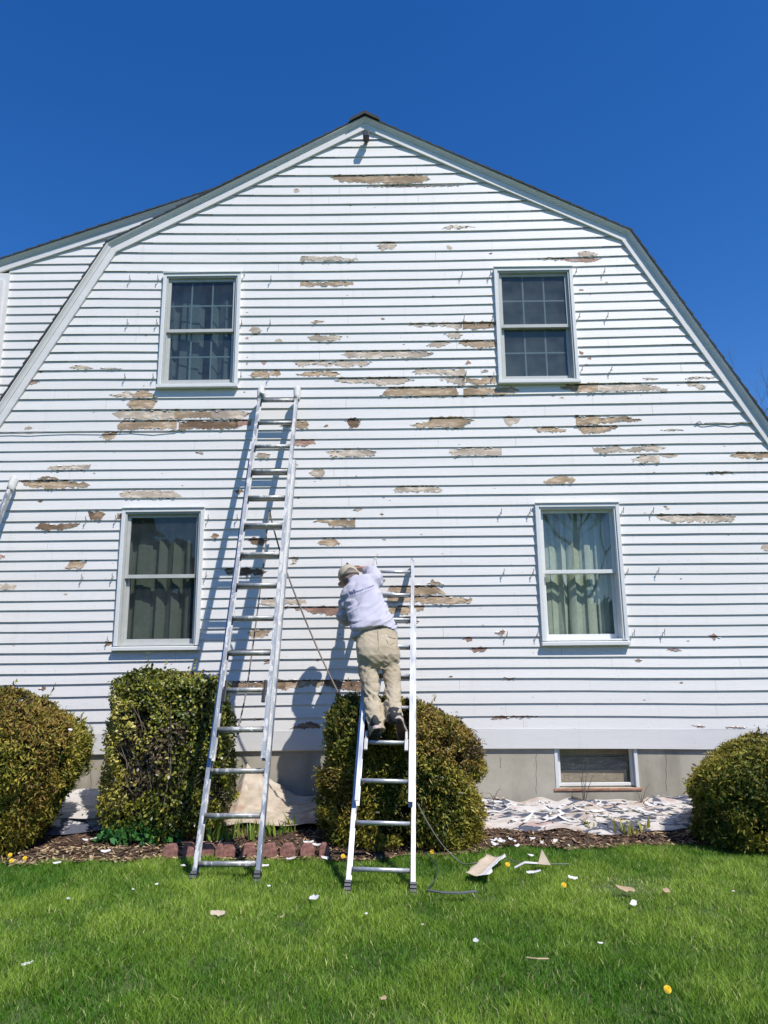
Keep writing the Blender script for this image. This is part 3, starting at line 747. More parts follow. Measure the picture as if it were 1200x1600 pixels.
for k in range(28):
    y0 = D-0.098+k*0.3; h = 0.010+0.004*(k % 2)
    mb.add([(a.x-0.17, y0, a.y-0.093+h+0.01), (a.x, y0, a.y+h+0.018), (a.x+0.17, y0, a.y-0.087+h+0.01), (a.x+0.17, y0, a.y-0.105), (a.x, y0, a.y-0.012), (a.x-0.17, y0, a.y-0.110)] +
           [(a.x-0.17, y0+0.33, a.y-0.093+h), (a.x, y0+0.33, a.y+h+0.008), (a.x+0.17, y0+0.33, a.y-0.087+h), (a.x+0.17, y0+0.33, a.y-0.115), (a.x, y0+0.33, a.y-0.022), (a.x-0.17, y0+0.33, a.y-0.120)],
           [(0, 1, 2, 3, 4, 5), (0, 6, 7, 1), (1, 7, 8, 2), (11, 10, 9, 8, 7, 6)])
mb.build('ridge_cap', M['shingle'], roof)
# lower body of the house behind the gable (side and back walls)
mb = MB(); mb.box(-4.5, -4.46, D+0.015, ROOF_BACK-0.1, 0.6, 2.9); mb.box(4.26, 4.3, D+0.015, ROOF_BACK-0.1, 0.6, 2.9); mb.box(-4.46, 4.26, ROOF_BACK-0.14, ROOF_BACK-0.1, 0.6, 2.9)
mb.build('side_wall', M['siding'], house)
P2 = offset_path(PATH, 0.05); mb = MB(); mb.add([(p.x, ROOF_BACK-0.12, p.y) for p in P2], [tuple(range(5))]); mb.build('back_gable', M['siding'], house)

# left dormer, set back from the gable wall
DY = D+0.34
d_hi, d_lo = at(300, 306, DY-0.05), at(-20, 411, DY-0.05)
sl = (d_hi.z-d_lo.z)/(d_hi.x-d_lo.x)
dx1 = 0.2; dlx = at(-75, 430, DY).x
dpath = [(dlx-0.35, d_lo.z+sl*(dlx-0.35-d_lo.x)), (d_hi.x+0.9, d_lo.z+sl*(d_hi.x+0.9-d_lo.x))]
dtop = lambda x: d_lo.z+sl*(x-d_lo.x)
mb = MB(); zb = 3.0; k = 0
cbx = at(10, 500, DY).x
while zb < 6.8:
    zt = zb+0.1025+0.0015*math.sin(zb*3); n = 12
    for xa, xb in zip(np.linspace(cbx-0.02, -1.6, n+1)[:-1], np.linspace(cbx-0.02, -1.6, n+1)[1:]):
        lim = lambda x: dtop(x)-0.125
        if zb > lim(xb): continue
        vs = [(xa, zb), (xb, zb), (xb, min(zt+0.005, lim(xb))), (xa, min(zt+0.005, lim(xa)))]
        if lim(xa) < zb: vs = [(xa+(zb-lim(xa))/sl, zb), (xb, zb), (xb, min(zt, lim(xb)))]
        yy = lambda z: DY-0.013+0.014*(z-zb)/(zt-zb)
        mb.add([(x, yy(z), z) for x, z in vs], [tuple(range(len(vs)))]); mb.add([(vs[0][0], DY-0.013, zb), (vs[1][0], DY-0.013, zb), (vs[1][0], DY+0.01, zb), (vs[0][0], DY+0.01, zb)], [(0, 3, 2, 1)])
    zb = zt
dorm = mb.build('dormer_wall', M['siding'], house)
mb = MB(); mb.box(cbx-0.28, cbx, DY-0.035, DY+0.05, 3.2, dtop(cbx-0.28)-0.11); mb.box(cbx-0.33, cbx-0.05, DY-0.06, DY-0.034, 3.2, at(5, 441, DY).z); mb.build('corner_board', M['trim'], dorm)
mbx = sweep(dpath, prof, DY-0.002); mbx.build('dormer_trim', M['trim'], dorm)
mbx = roof_slab(dpath, DY-0.080, ROOF_BACK-0.2); mbx.build('dormer_roof', M['shingle'], dorm)

# ---- windows
def window(key, style):
    x0, x1, z0, z1 = WIN[key]; w = empty('window', (0, 0, 0)); w.parent = house; w.location = Vector(((x0+x1)/2, YC-D, z0))
    deep = {'LL': 0.095, 'LR': 0.13, 'UL': 0.07, 'UR': 0.085}[key]
    cw = 0.036; st = 0.052; s_h = 0.045
    mb = MB(); yb = D+0.02
    mb.box(x0, x0+cw, YC, yb, z0+s_h, z1); mb.box(x1-cw, x1, YC, yb, z0+s_h, z1); mb.box(x0+cw, x1-cw, YC, yb, z1-cw, z1)
    mb.box(x0-0.004, x1+0.004, YC-0.012, YC+0.012, z1+0.001, z1+0.014)
    mb.build('casing', M['vinyl'], w, bevel=0.003)
    MB().add([(x0-0.006, YC-0.022, z0), (x1+0.006, YC-0.022, z0), (x1+0.006, YC-0.022, z0+s_h-0.012), (x0-0.006, YC-0.022, z0+s_h-0.012), (x0-0.006, yb, z0), (x1+0.006, yb, z0), (x1+0.006, yb, z0+s_h-0.001), (x0-0.006, yb, z0+s_h-0.001)],
             [(0, 1, 2, 3), (3, 2, 6, 7), (0, 4, 5, 1), (1, 5, 6, 2), (0, 3, 7, 4), (4, 7, 6, 5)]).build('sill', M['vinyl'], w, bevel=0.003)
    fm = M['storm'] if style != 'white' else M['vinyl']
    ix0, ix1, iz0, iz1 = x0+cw+0.001, x1-cw-0.001, z0+s_h, z1-cw-0.001
    yj = YC+0.012; ye = YC+deep+0.03
    mb = MB(); t = 0.016
    mb.box(ix0, ix0+t, yj, ye, iz0, iz1); mb.box(ix1-t, ix1, yj, ye, iz0, iz1); mb.box(ix0+t, ix1-t, yj, ye, iz1-t, iz1); mb.box(ix0+t, ix1-t, yj+0.01, ye, iz0, iz0+t)
    mb.box(ix0+t, ix0+t+0.008, yj+deep*0.55, ye, iz0+t, iz1-t); mb.box(ix1-t-0.008, ix1-t, yj+deep*0.55, ye, iz0+t, iz1-t)
    mb.build('jamb', fm, w, bevel=0.002)
    jx0, jx1, jz0, jz1 = ix0+t, ix1-t, iz0+t, iz1-t; zm = jz0+(jz1-jz0)*(0.515 if key[0] == 'L' else 0.50)
    yu, yl = YC+deep*0.5, YC+deep
    def sash(a, b, c, d, y, bot, top, gm, grid):
        s = MB(); sw = 0.030
        s.box(a, a+sw, y, y+0.028, c, d); s.box(b-sw, b, y, y+0.028, c, d); s.box(a+sw, b-sw, y+0.001, y+0.027, c, c+bot); s.box(a+sw, b-sw, y+0.001, y+0.027, d-top, d)
        so_ = s.build('sash', fm, w, bevel=0.002)
        MB().add([(a+sw-0.004, y+0.013, c+bot-0.004), (b-sw+0.004, y+0.013, c+bot-0.004), (b-sw+0.004, y+0.013, d-top+0.004), (a+sw-0.004, y+0.013, d-top+0.004)], [(0, 1, 2, 3)]).build('pane', gm, so_)
        if grid:
            g = MB(); gw = 0.008; yy = y+0.018
            for k in (1, 2):
                xx = a+sw+(b-a-2*sw)*k/3; g.box(xx-gw, xx+gw, yy, yy+0.005, c+bot, d-top)
            zz = (c+bot+d-top)/2; g.box(a+sw, b-sw, yy+0.0005, yy+0.0045, zz-gw, zz+gw)
            g.build('grille', M['muntin'], so_)
    gu = {'LL': M['glass_dark'], 'LR': M['glass'], 'UL': M['glass_mid'], 'UR': M['glass_screen']}[key]
    gl_ = {'LL': M['glass_dark'], 'LR': M['glass'], 'UL': M['glass_mid'], 'UR': M['glass_screen']}[key]
    sash(jx0, jx1, zm-0.02, jz1, yu, 0.036, 0.032, gu, key[0] == 'U')
    sash(jx0+0.008, jx1-0.008, jz0, zm+0.012, yl-0.004, 0.05, 0.03, gl_, key[0] == 'U')
    yr = ye+0.005
    if key != 'UR':
        nx, nz = 160, 24; fr = {'LL': 6.5, 'LR': 8.0, 'UL': 5.0}[key]
        xs = np.linspace(x0-0.08, x1+0.08, nx); V = []
        for j in range(nz):
            f = j/(nz-1); z = iz0-0.1+(iz1-iz0+0.2)*f
            for x in xs:
                u = (x-x0)/(x1-x0); am = 0.036*(0.62+0.38*math.sin(u*11+fr+2*math.sin(u*4)))*(0.85+0.3*(1-f))
                gap = 0.0
                V.append((x+0.020*math.sin(2*(u*fr*6.28+1.3*math.sin(u*5+1)))*(1-f*0.3), yr+0.045+am*math.sin(u*fr*6.28+2.1*math.sin(u*5+1)+1.0*math.sin(u*13+fr)+0.45*math.sin(f*3+u*6)), z))
        fs = [(j*nx+i, j*nx+i+1, (j+1)*nx+i+1, (j+1)*nx+i) for j in range(nz-1) for i in range(nx-1)]
        if key == 'UL': fs = [f for f in fs if not (0.50 < (V[f[0]][0]-x0)/(x1-x0) < 0.60)]
        MB().add(V, fs).build('curtain', {'LL': M['curtain_grey'], 'LR': M['curtain'], 'UL': M['curtain_blue']}[key], w, smooth=True)
    else:
        s = MB(); z = iz0+0.01
        while z < iz1:
            s.add([(x0+0.03, yr, z+0.008), (x1-0.03, yr, z+0.008), (x1-0.03, yr+0.022, z-0.008), (x0+0.03, yr+0.022, z-0.008)], [(0, 1, 2, 3)]); z += 0.0215
        s.build('blind', M['blind'], w)
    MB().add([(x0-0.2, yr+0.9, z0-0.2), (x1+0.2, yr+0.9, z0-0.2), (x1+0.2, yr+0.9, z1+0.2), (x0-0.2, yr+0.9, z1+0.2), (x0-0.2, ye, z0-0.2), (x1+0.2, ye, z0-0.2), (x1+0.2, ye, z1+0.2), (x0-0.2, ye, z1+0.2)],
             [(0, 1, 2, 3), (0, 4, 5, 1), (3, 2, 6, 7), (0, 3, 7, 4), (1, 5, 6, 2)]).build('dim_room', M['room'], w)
M['curtain_blue'] = cloth('blue_grey_curtain', (0.25, 0.28, 0.28))
window('LL', 'storm'); window('LR', 'white'); window('UL', 'storm'); window('UR', 'storm')

# basement window with boards behind the glass
w = empty('basement_window'); w.parent = house; w.location = ((bx0+bx1)/2, 0.02, bz0)
yf = D+0.055
for a, b in ((bx0+0.001, bx0+0.03), (bx1-0.03, bx1-0.001)): MB().box(a, b, FY0-0.006, FY1-0.02, bz0+0.001, bz1).build('jamb', M['vinyl'], w)
mb = MB(); a, b, c, d = bx0+0.032, bx1-0.032, bz0+0.012, bz1-0.012; s_ = 0.028
mb.box(a, a+s_, yf, yf+0.03, c, d); mb.box(b-s_, b, yf, yf+0.03, c, d); mb.box(a+s_, b-s_, yf+0.001, yf+0.029, c, c+s_); mb.box(a+s_, b-s_, yf+0.001, yf+0.029, d-0.014, d)
sh = mb.build('sash', M['vinyl'], w, bevel=0.003)
MB().add([(a+s_-0.003, yf+0.013, c+s_-0.003), (b-s_+0.003, yf+0.013, c+s_-0.003), (b-s_+0.003, yf+0.013, d-0.012), (a+s_-0.003, yf+0.013, d-0.012)], [(0, 1, 2, 3)]).build('pane', M['glass_clear'], sh)
MB().box(a+0.01, b-0.05, yf+0.06, yf+0.075, c-0.01, c+0.135).build('board', M['plywood'], w)
MB().box(a+0.005, b-0.03, yf+0.070, yf+0.085, c+0.136, c+0.25).build('board', M['grey_board'], w)
MB().box(a+0.0, b-0.005, yf+0.087, yf+0.10, c+0.20, d+0.06).build('board', M['plywood'], w)
MB().box(bx0-0.02, bx1+0.02, FY0-0.009, FY0+0.05, bz0-0.026, bz0-0.001).build('sill', M['rust'], w, bevel=0.004)

# shutter hooks left beside the windows
hooks = [(203.7,438.7),(247.5,438.7),(200,507.5),(245.7,507.5),(196,592),(240,592),(423.7,439.4),(422.5,508),(420.6,592),(382,432),(378,508),(377,590),
 (722,432),(766,432),(725,501),(769,502),(728,588),(771,590),(900,427),(944,427),(905,497),(949,497),(909,580),(955,580),
 (135,815),(182,813),(129,905),(176.6,904),(169,1003),(326,812.7),(371,812),(322.7,901.7),(315,993),
 (783,803),(828,803),(787,897),(833,897),(792,995),(839.6,994),(973,801),(1020,801),(980,897),(1028,895),(990,992),(1037,991)]
hk = None; M['hook'] = simple('weathered_iron', (0.30, 0.29, 0.28), 0.7, var=0.3)
for x, y in hooks:
    p = at(x, y-2, D-0.02)
    if hk is None:
        hm = MB(); hm.tube([(0, 0.03, 0.006), (0, -0.012, 0.006), (0, -0.026, 0.012), (0.002, -0.032, 0.026), (0.003, -0.026, 0.040)], 0.0038, 6).tube([(0, -0.02, 0.01), (-0.002, -0.03, -0.008), (-0.003, -0.024, -0.022)], 0.0035, 6)
        hk = hm.build('shutter_hook', M['hook'], house, local=True)
        o = hk
    else:
        o = hk.copy(); COL.objects.link(o); o.parent = house
    o.location = p-Vector((0, D, 0))

# little dark fixture under the peak
p = at(572, 211, D-0.10); fx = empty('wall_fixture', (p.x, D-0.02, p.z), 'small dark box fixture mounted just under the gable peak', 'fixture')
mb = MB(); mb.loft([[(p.x-r_, D-0.12+dy*0.0-0.0+sy*r_*1.0, p.z+z) for r_, sy in ((0, 0),)] for z, dy in ()]) if False else None
mb = MB(); mb.box(p.x-0.034, p.x+0.034, D-0.150, D-0.045, p.z-0.046, p.z+0.020); mb.build('housing', M['fixture'], fx, bevel=0.006)
MB().box(p.x-0.02, p.x+0.02, D-0.0455, D-0.011, p.z-0.03, p.z-0.002).build('bracket', M['fixture'], fx, bevel=0.003)
MB().add([(p.x-0.026, D-0.1505, p.z-0.04), (p.x+0.026, D-0.1505, p.z-0.04), (p.x+0.026, D-0.1505, p.z+0.01), (p.x-0.026, D-0.1505, p.z+0.01)], [(0, 1, 2, 3)]).build('lens', M['glass'], fx)

# cables stapled along the courses
def cable(pts, r, label):
    P = [at(x, y, D-0.016-0.006*(i % 2)) for i, (x, y) in enumerate(pts)]; Q = []
    for a, b in zip(P[:-1], P[1:]): Q += [a.lerp(b, t/4) for t in range(4)]
    Q.append(P[-1]); o = MB().tube(Q, r, 5).build('cable', M['cable'], None, smooth=True); set_base(o, P[0]); tag(o, label, 'cable')
M['cable'] = simple('grey_wire', (0.30, 0.30, 0.30), 0.6)
cable([(-10, 678), (20, 675), (45, 678), (70, 674.5), (110, 675), (160, 674), (205, 673.5), (240, 675), (262, 674), (276, 671)], 0.0045, 'thin grey wire sagging along the siding below the upper left window')
cable([(1087, 662), (1093, 658), (1097, 663), (1103, 661), (1120, 660.5), (1142, 661.5), (1160, 659.5), (1185, 661), (1205, 660)], 0.0045, 'thin grey wire along the siding under the right roof slope')

# ================================================================== LADDERS
M['pad'] = simple('worn_rubber_rib', (0.10, 0.10, 0.105), 0.6)
def ladder(name, label, foot, top, Lx, base_w, fly_w, first, step, n, fly_from, base_to, mats, mitts, group, twist=0.0):
    """extension ladder; local Z runs up the ladder, local -Y faces the climber"""
    foot = Vector(foot); top = Vector(top); zax = (top-foot).normalized(); L = (top-foot).length
    xax = Vector((1, 0, 0)); xax = (xax-zax*xax.dot(zax)).normalized(); yax = zax.cross(xax)
    root = empty(name, foot, label, 'ladder', group)
    m4 = Matrix((xax, yax, zax)).transposed().to_4x4(); m4.translation = foot; root.matrix_world = m4
    rail_m, rung_m = mats
    def rail(x, s, y0, z0, z1, w=0.030, dpt=0.070):
        prof = [(0, 0), (w, 0), (w, 0.005), (0.006, 0.007), (0.006, dpt-0.007), (w, dpt-0.005), (w, dpt), (0, dpt)]
        mb = MB(); mb.loft([[(x-s*px_, y0+py_, z) for px_, py_ in prof] for z in np.linspace(z0, z1, 8)]); return mb.build('rail', rail_m, root, local=True)
    def rung(xa, xb, y, z):
        prof = []; rr_ = 0.0165 if mats is LM_NEW else 0.0215
        for k in range(12):
            a = 2*math.pi*k/12; prof.append((rr_*math.cos(a), rr_*math.sin(a)*(0.78 if math.sin(a) > 0 else 1)))
        mb = MB(); mb.loft([[(x, y+a, z+b) for a, b in prof] for x in (xa, xb)]); o = mb.build('rung', rung_m, root, local=True, smooth=True)
        return o
    bw_, fw_ = base_w/2, fly_w/2
    for s in (-1, 1):
        rail(s*bw_, s, 0.0, 0.06, base_to); rail(s*fw_, s, -0.062, fly_from, L-0.02)
        ft = MB(); ft.box(s*bw_-s*0.036 if s > 0 else -bw_-0.006, bw_+0.006 if s > 0 else -bw_+0.036, -0.012, 0.075, -0.02, 0.075)
        fo = ft.build('foot', M['rubber'], root, local=True, bevel=0.004)
        pd = MB()
        for k in range(4): pd.box(s*bw_-s*0.034 if s > 0 else -bw_-0.005, bw_+0.005 if s > 0 else -bw_+0.034, -0.020, -0.0125, -0.018+k*0.024, -0.002+k*0.024)
        pd.build('rubber_pad', M['pad'], fo, local=True)
        # guide bracket / rung lock near the bottom of the fly
        lk = MB(); zl = first+step*math.ceil((fly_from-first)/step)+step*0.9
        xi = s*(fw_-0.05)
        lk.box(xi-0.010, xi+0.010, -0.055, -0.03, zl-0.06, zl+0.075); lk.box(xi-0.014, xi+0.014, -0.075, -0.056, zl-0.11, zl-0.01)
        lk.build('rung_lock', M['alu_rung'] if mats is LM_NEW else M['black'], root, local=True, bevel=0.004)
        cp = MB(); cp.box(min(s*fw_, s*(fw_-0.032)), max(s*fw_, s*(fw_-0.032)), -0.066, 0.014, L-0.03, L); cp.build('end_cap', M['alu_rung'], root, local=True, bevel=0.006)
        if mitts:
            mt = MB(); rr = []
            for k, (z, r_) in enumerate(((L-0.150, 0.027), (L-0.145, 0.032), (L-0.10, 0.031), (L-0.05, 0.034), (L-0.005, 0.035), (L+0.008, 0.031), (L+0.012, 0.010))):
                rr.append([(s*(fw_-0.015)+r_*1.05*math.cos(a)*(1+0.06*math.sin(3*a+k)), -0.026+r_*1.45*math.sin(a)*(1+0.08*math.sin(2*a+k*2)), z+0.006*math.sin(a*2+k)) for a in np.linspace(0, 2*math.pi, 17)[:-1]])
            mt.loft(rr)
            if s < 0:
                for q in range(5):
                    mt.tube([(s*fw_+0.02, -0.05-0.01*q, L-0.05-0.012*q), (s*fw_+0.055+0.008*math.sin(q*2.1), -0.045-0.012*q, L-0.065-0.014*q), (s*fw_+0.05, -0.03, L-0.10-0.012*q), (s*fw_+0.018, -0.03, L-0.12)], [0.012, 0.017, 0.015, 0.008], 6)
            mt.build('cloth_mitt', M['mitt'], root, local=True, smooth=True)
    for k in range(n):
        z = first+k*step
        if z < base_to-0.03: rung(-bw_+0.007, bw_-0.007, 0.035, z)
        if z > fly_from+0.05: rung(-fw_+0.007, fw_-0.007, -0.027, z-twist)
    return root
LM_NEW = (M['alu_new'], M['alu_new']); LM_OLD = (M['alu_old'], M['alu_rung'])
footL = on_ground(351, 1380); topL = at(437, 612, D-0.088)
lenL = (topL-footL).length
LL_ = ladder('extension_ladder', 'tall worn extension ladder with white mitts leaning below the upper left window', footL, topL, 0, 0.450, 0.398, 0.125, (lenL-0.125-0.125)/14, 15, 0.80, lenL*0.80, LM_OLD, True, 'extension ladders leaning on the gable wall', 0.026)
footM = on_ground(594, 1396); topM = at(615.5, 879, D-0.025)
lenM = (topM-footM).length
stepM = (lenM-0.17-0.13)/9
LM_ = ladder('extension_ladder', 'shorter bright aluminium extension ladder the person stands on', footM, topM, 0, 0.440, 0.398, 0.17, stepM, 10, 0.60, lenM*0.80, LM_NEW, False, 'extension ladders leaning on the gable wall', 0.042)
tipF = at(27, 750, D-0.07); 
topF = Vector((tipF.x-0.19, tipF.y, tipF.z)); lenF = 3.75; angF = 66
footF = Vector((topF.x-0.12, topF.y-lenF*math.cos(R(angF)), topF.z-lenF*math.sin(R(angF)))); 
tt = footF.z/(topF.z-footF.z); footF = footF-(topF-footF)*tt
LF_ = ladder('extension_ladder', 'third ladder at the left edge with only its mitted top corner showing', footF, topF, 0, 0.455, 0.385, 0.13, 0.306, int(((topF-footF).length-0.2)/0.306), 0.8, (topF-footF).length*0.75, LM_OLD, True, 'extension ladders leaning on the gable wall')

def rope(name, pts, r, mat, label, cat, n=6, sub=8):
    P = [Vector(p) for p in pts]; Q = []
    for i in range(len(P)-1):
        p0, p1, p2, p3 = P[max(i-1, 0)], P[i], P[i+1], P[min(i+2, len(P)-1)]
        for k in range(sub):
            t = k/sub; Q.append(0.5*((2*p1)+(p2-p0)*t+(2*p0-5*p1+4*p2-p3)*t*t+(3*p1-p0-3*p2+p3)*t**3))
    Q.append(P[-1]); o = MB().tube(Q, r, n).build(name, mat, None, smooth=True); set_base(o, P[0]); return tag(o, label, cat)
M['cord_'] = simple('thin_grey_cord', (0.16, 0.16, 0.14), 0.8)
yl = lambda py: footL.y+(topL.y-footL.y)*np.interp(py, [612, 745, 917, 1078, 1276, 1380], [1, 0.80, 0.545, 0.355, 0.125, 0.0])
rope('rope', [at(421, 797, yl(797)-0.02), at(430, 835, yl(835)+0.10), at(452, 905, yl(905)+0.16), at(486, 990, 6.45), at(515, 1055, 6.30), at(540, 1105, 6.20), at(556, 1140, 6.10)], 0.0075, M['rope'], 'grey rope running slantwise from the tall ladder into the middle bush', 'rope')
rope('rope', [at(421, 797, yl(797)-0.015), at(417, 830, yl(830)-0.02), at(412, 880, yl(880)+0.03), at(403, 950, yl(950)+0.05), at(395, 1010, yl(1010)+0.06), at(388, 1060, yl(1060)+0.07), at(381, 1100, yl(1100)+0.05), at(372, 1138, yl(1138)+0.0)], 0.0065, M['rope'], 'grey rope hanging down inside the tall ladder between its rails', 'rope')
rope('rope', [at(652, 1255, 5.72), at(668, 1285, 5.62), at(685, 1312, 5.60), at(700, 1330, 5.62), at(722, 1349, 5.55), on_ground(740, 1349, 0.05), on_ground(760, 1344, 0.06), on_ground(788, 1340, 0.05), on_ground(815, 1349, 0.05), on_ground(860, 1350, 0.04), on_ground(890, 1350, 0.03)], 0.0042, M['cord_'], 'thin grey cord trailing from the middle bush across the lawn', 'cord')
rope('strap', [on_ground(664, 1330, 0.02), on_ground(683, 1354, 0.05), on_ground(681, 1372, 0.05), on_ground(668, 1388, 0.045)], 0.0045, M['cord'], 'thin green cord loop lying in the grass right of the ladder foot', 'cord')
mb = MB(); pts = [on_ground(668, 1391, 0.05), on_ground(690, 1395, 0.055), on_ground(715, 1396, 0.055), on_ground(745, 1393, 0.045)]
for a, b in zip(pts[:-1], pts[1:]):
    mb.add([a, b, b+Vector((0, 0.020, 0.004)), a+Vector((0, 0.020, 0.004)), a-Vector((0, 0, .006)), b-Vector((0, 0, .006)), b+Vector((0, 0.020, 0.0)), a+Vector((0, 0.020, 0.0))], [(0, 1, 2, 3), (0, 4, 5, 1), (7, 6, 5, 4), (3, 2, 6, 7)])
o = mb.build('strap', simple('dark_grey_strap', (0.085, 0.10, 0.095), 0.7), None); set_base(o, pts[0]); tag(o, 'flat dark strap lying in the grass right of the bright ladder', 'strap')

# ================================================================== SHRUBS
def bush(name, label, sil, Yc, ry, n, leaf, mat, cols, dense=1.0, e=2.6, bump=0.05, twigs=60, lift=0.35, inner=0.45, holes_=0.35, seed=1, gap=None, inset=0.048):
    g = np.random.default_rng(seed)
    S = np.array([[at(xl, py, Yc).x, at(xr, py, Yc).x, at((xl+xr)/2, py, Yc).z] for py, xl, xr in sil]); S = S[np.argsort(S[:, 2])]
    zc, xl, xr = S[:, 2], S[:, 0], S[:, 1]; z0, z1 = max(zc[0], 0.0), zc[-1]
    cx0 = float((xl.mean()+xr.mean())/2)
    root = empty(name, (cx0, Yc, 0.0), label, 'bush')
    def surf(u, th, t):
        z = z0+(z1-z0)*u; a = np.interp(z, zc, xl); b = np.interp(z, zc, xr); cx = (a+b)/2; hw = (b-a)/2
        full = np.interp(z, zc, (xr-xl)/2)/((xr-xl).max()/2); hd = ry*np.clip(full, 0, 1)**0.75
        c, s = np.cos(th), np.sin(th); q = (np.abs(c)**e+np.abs(s)**e)**(-1/e)
        return np.stack([cx+hw*q*c*t, Yc+hd*q*s*t, z], 1)
    def sample(n, t0, t1):
        u = g.random(n); th = g.random(n)*2*np.pi; t = t0+(t1-t0)*g.random(n)**0.6
        P = surf(u, th, t)
        # the top cap: fill the disc near the upper sections
        k = int(n*0.42); u2 = 1-0.10*g.random(k)**1.0; t2 = np.sqrt(g.random(k)); P2 = surf(u2, g.random(k)*2*np.pi, t2)
        # raise the cap to the hull height over each x
        order = np.argsort(zc); 
        hx = np.concatenate([xl, xr[::-1]]); hz = np.concatenate([zc, zc[::-1]]); o = np.argsort(hx)
        top = np.maximum.reduceat(hz[o], np.arange(len(o))) if False else None
        P = np.concatenate([P, P2]); return P
    def emit(P, ln, wd, palette, tipk=0.0):
        n = len(P); c0 = np.array([[(np.interp(z, zc, xl)+np.interp(z, zc, xr))/2 for z in P[:, 2]], [Yc]*n, P[:, 2]*0+(z0+(z1-z0)*0.45)]).T
        N = (P-c0)/np.array([1, max(ry, .3)/0.65, 0.9]); N /= np.linalg.norm(N, axis=1)[:, None]+1e-9
        P = P+N*(vnoise(P, 7, seed)*bump+vnoise(P, 17, seed+1)*bump*0.8+vnoise(P, 36, seed+6)*bump*0.5)[:, None]
        P = P+N*(0.045*(g.random(n)**8)-inset)[:, None]
        d = N*0.48+g.normal(size=(n, 3))*0.62+np.array([0, 0, lift*0.7]); d /= np.linalg.norm(d, axis=1)[:, None]
        s = np.cross(d, N+g.normal(size=(n, 3))*0.45); s /= np.linalg.norm(s, axis=1)[:, None]+1e-9
        nn = np.cross(s, d); L = ln*(0.6+0.8*g.random(n))[:, None]; Wd = wd*(0.6+0.7*g.random(n))[:, None]
        A = P-d*L*0.5; V = np.stack([A, A+d*L*0.5+s*Wd*0.5+nn*L*0.06, A+d*L, A+d*L*0.5-s*Wd*0.5+nn*L*0.06], 1).reshape(-1, 3)
        F = np.arange(4*n).reshape(n, 4)
        w = g.random(n); pal = np.array(palette); j = g.integers(0, len(pal), n); cl = np.clip(0.5+0.8*vnoise(P, 5, seed+2), 0, 1)
        j = np.where(g.random(n) < 0.6, np.clip((cl*len(pal)).astype(int), 0, len(pal)-1), j)
        C = pal[j]*(0.75+0.5*w)[:, None]; dead = (vnoise(P, 3.3, seed+8)+0.35*vnoise(P, 11, seed+9) > 1.05) & (g.random(n) < 0.75)
        C = np.where(dead[:, None], np.array([0.17, 0.13, 0.075])*(0.6+0.8*w)[:, None], C)
        return V, F, np.repeat(C, 4, 0), P
    P = sample(n, 0.84, 1.03); keep = vnoise(P, 9, seed+4)+0.8*vnoise(P, 24, seed+5) > -0.98+holes_*0.9*(g.random(len(P)))
    if gap is not None:
        gc = at(gap[0], gap[1], Yc-ry); keep &= g.random(len(P)) > gap[3]*np.exp(-((P[:, 0]-gc.x)**2+(P[:, 2]-gc.z)**2)/gap[2]**2)*(P[:, 1] < Yc)
    P = P[keep & (P[:, 2] > 0.02)]
    k = 45; c_ = P[g.integers(0, len(P), k)]; ax = c_-np.array([cx0, Yc, (z0+z1)*0.4]); ax /= np.linalg.norm(ax, axis=1)[:, None]; ax = ax*0.7+np.array([0, 0, 0.6])+g.normal(size=(k, 3))*0.3
    P = np.concatenate([P]+[c_[q]+ax[q]*(0.02+0.085*g.random())*np.linspace(0.2, 1, 12)[:, None]+g.normal(size=(12, 3))*0.006 for q in range(k)])
    V, F, C, _ = emit(P, leaf[0], leaf[1], cols)
    np_mesh('foliage', V, [F], mat, root, C)
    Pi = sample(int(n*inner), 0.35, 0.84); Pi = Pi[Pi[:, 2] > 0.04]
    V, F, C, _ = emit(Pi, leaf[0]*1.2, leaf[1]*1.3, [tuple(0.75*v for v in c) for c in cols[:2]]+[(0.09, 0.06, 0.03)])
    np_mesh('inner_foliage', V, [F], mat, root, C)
    mb = MB(); rr = random.Random(seed)
    for k in range(twigs):
        u, th = rr.uniform(0.2, 0.95), rr.uniform(0, 6.28); p = surf(np.array([u]), np.array([th]), np.array([rr.uniform(0.8, 1.01)]))[0]
        b = Vector((cx0+rr.uniform(-.2, .2), Yc+rr.uniform(-.1, .1), z0+0.02)); q = Vector(p); m1 = b.lerp(q, 0.5)+Vector((rr.uniform(-.06, .06), rr.uniform(-.06, .06), rr.uniform(-.1, .04)))
        mb.tube([b, m1, b.lerp(q, 0.8)+Vector((rr.uniform(-.03, .03), rr.uniform(-.03, .03), 0)), q], [0.012, 0.007, 0.004, 0.0015], 5)
    mb.build('branches', M['twig'], root)
    return root
YEW = [(0.080, 0.105, 0.017), (0.16, 0.175, 0.024), (0.27, 0.255, 0.034), (0.40, 0.335, 0.055), (0.28, 0.185, 0.042)]
bush('yew_bush', 'rounded bronze-green yew bush at the left edge of the wall', [(1330,-60,50),(1300,-100,72),(1260,-120,98),(1215,-125,128),(1180,-130,140),(1150,-130,142),(1125,-120,126),(1100,-100,88),(1084,-70,40),(1076,-40,10)], 6.12, 0.50, 50000, (0.040, 0.0135), M['leaf'], YEW, seed=11, bump=0.042)
bush('box_bush', 'tall box-shaped broadleaf bush behind the left ladder', [(1300,195,342),(1280,172,360),(1250,160,369),(1200,158,371),(1150,162,369),(1110,169,365),(1080,175,356),(1062,183,345),(1052,200,322),(1047,225,295)], 6.40, 0.36, 24000, (0.033, 0.019), M['leaf_gloss'], [(0.08, 0.11, 0.018), (0.19, 0.21, 0.030), (0.33, 0.32, 0.045), (0.48, 0.42, 0.09)], twigs=150, lift=0.1, holes_=0.7, inner=0.55, bump=0.05, seed=12, gap=(268, 1190, 0.34, 0.80))
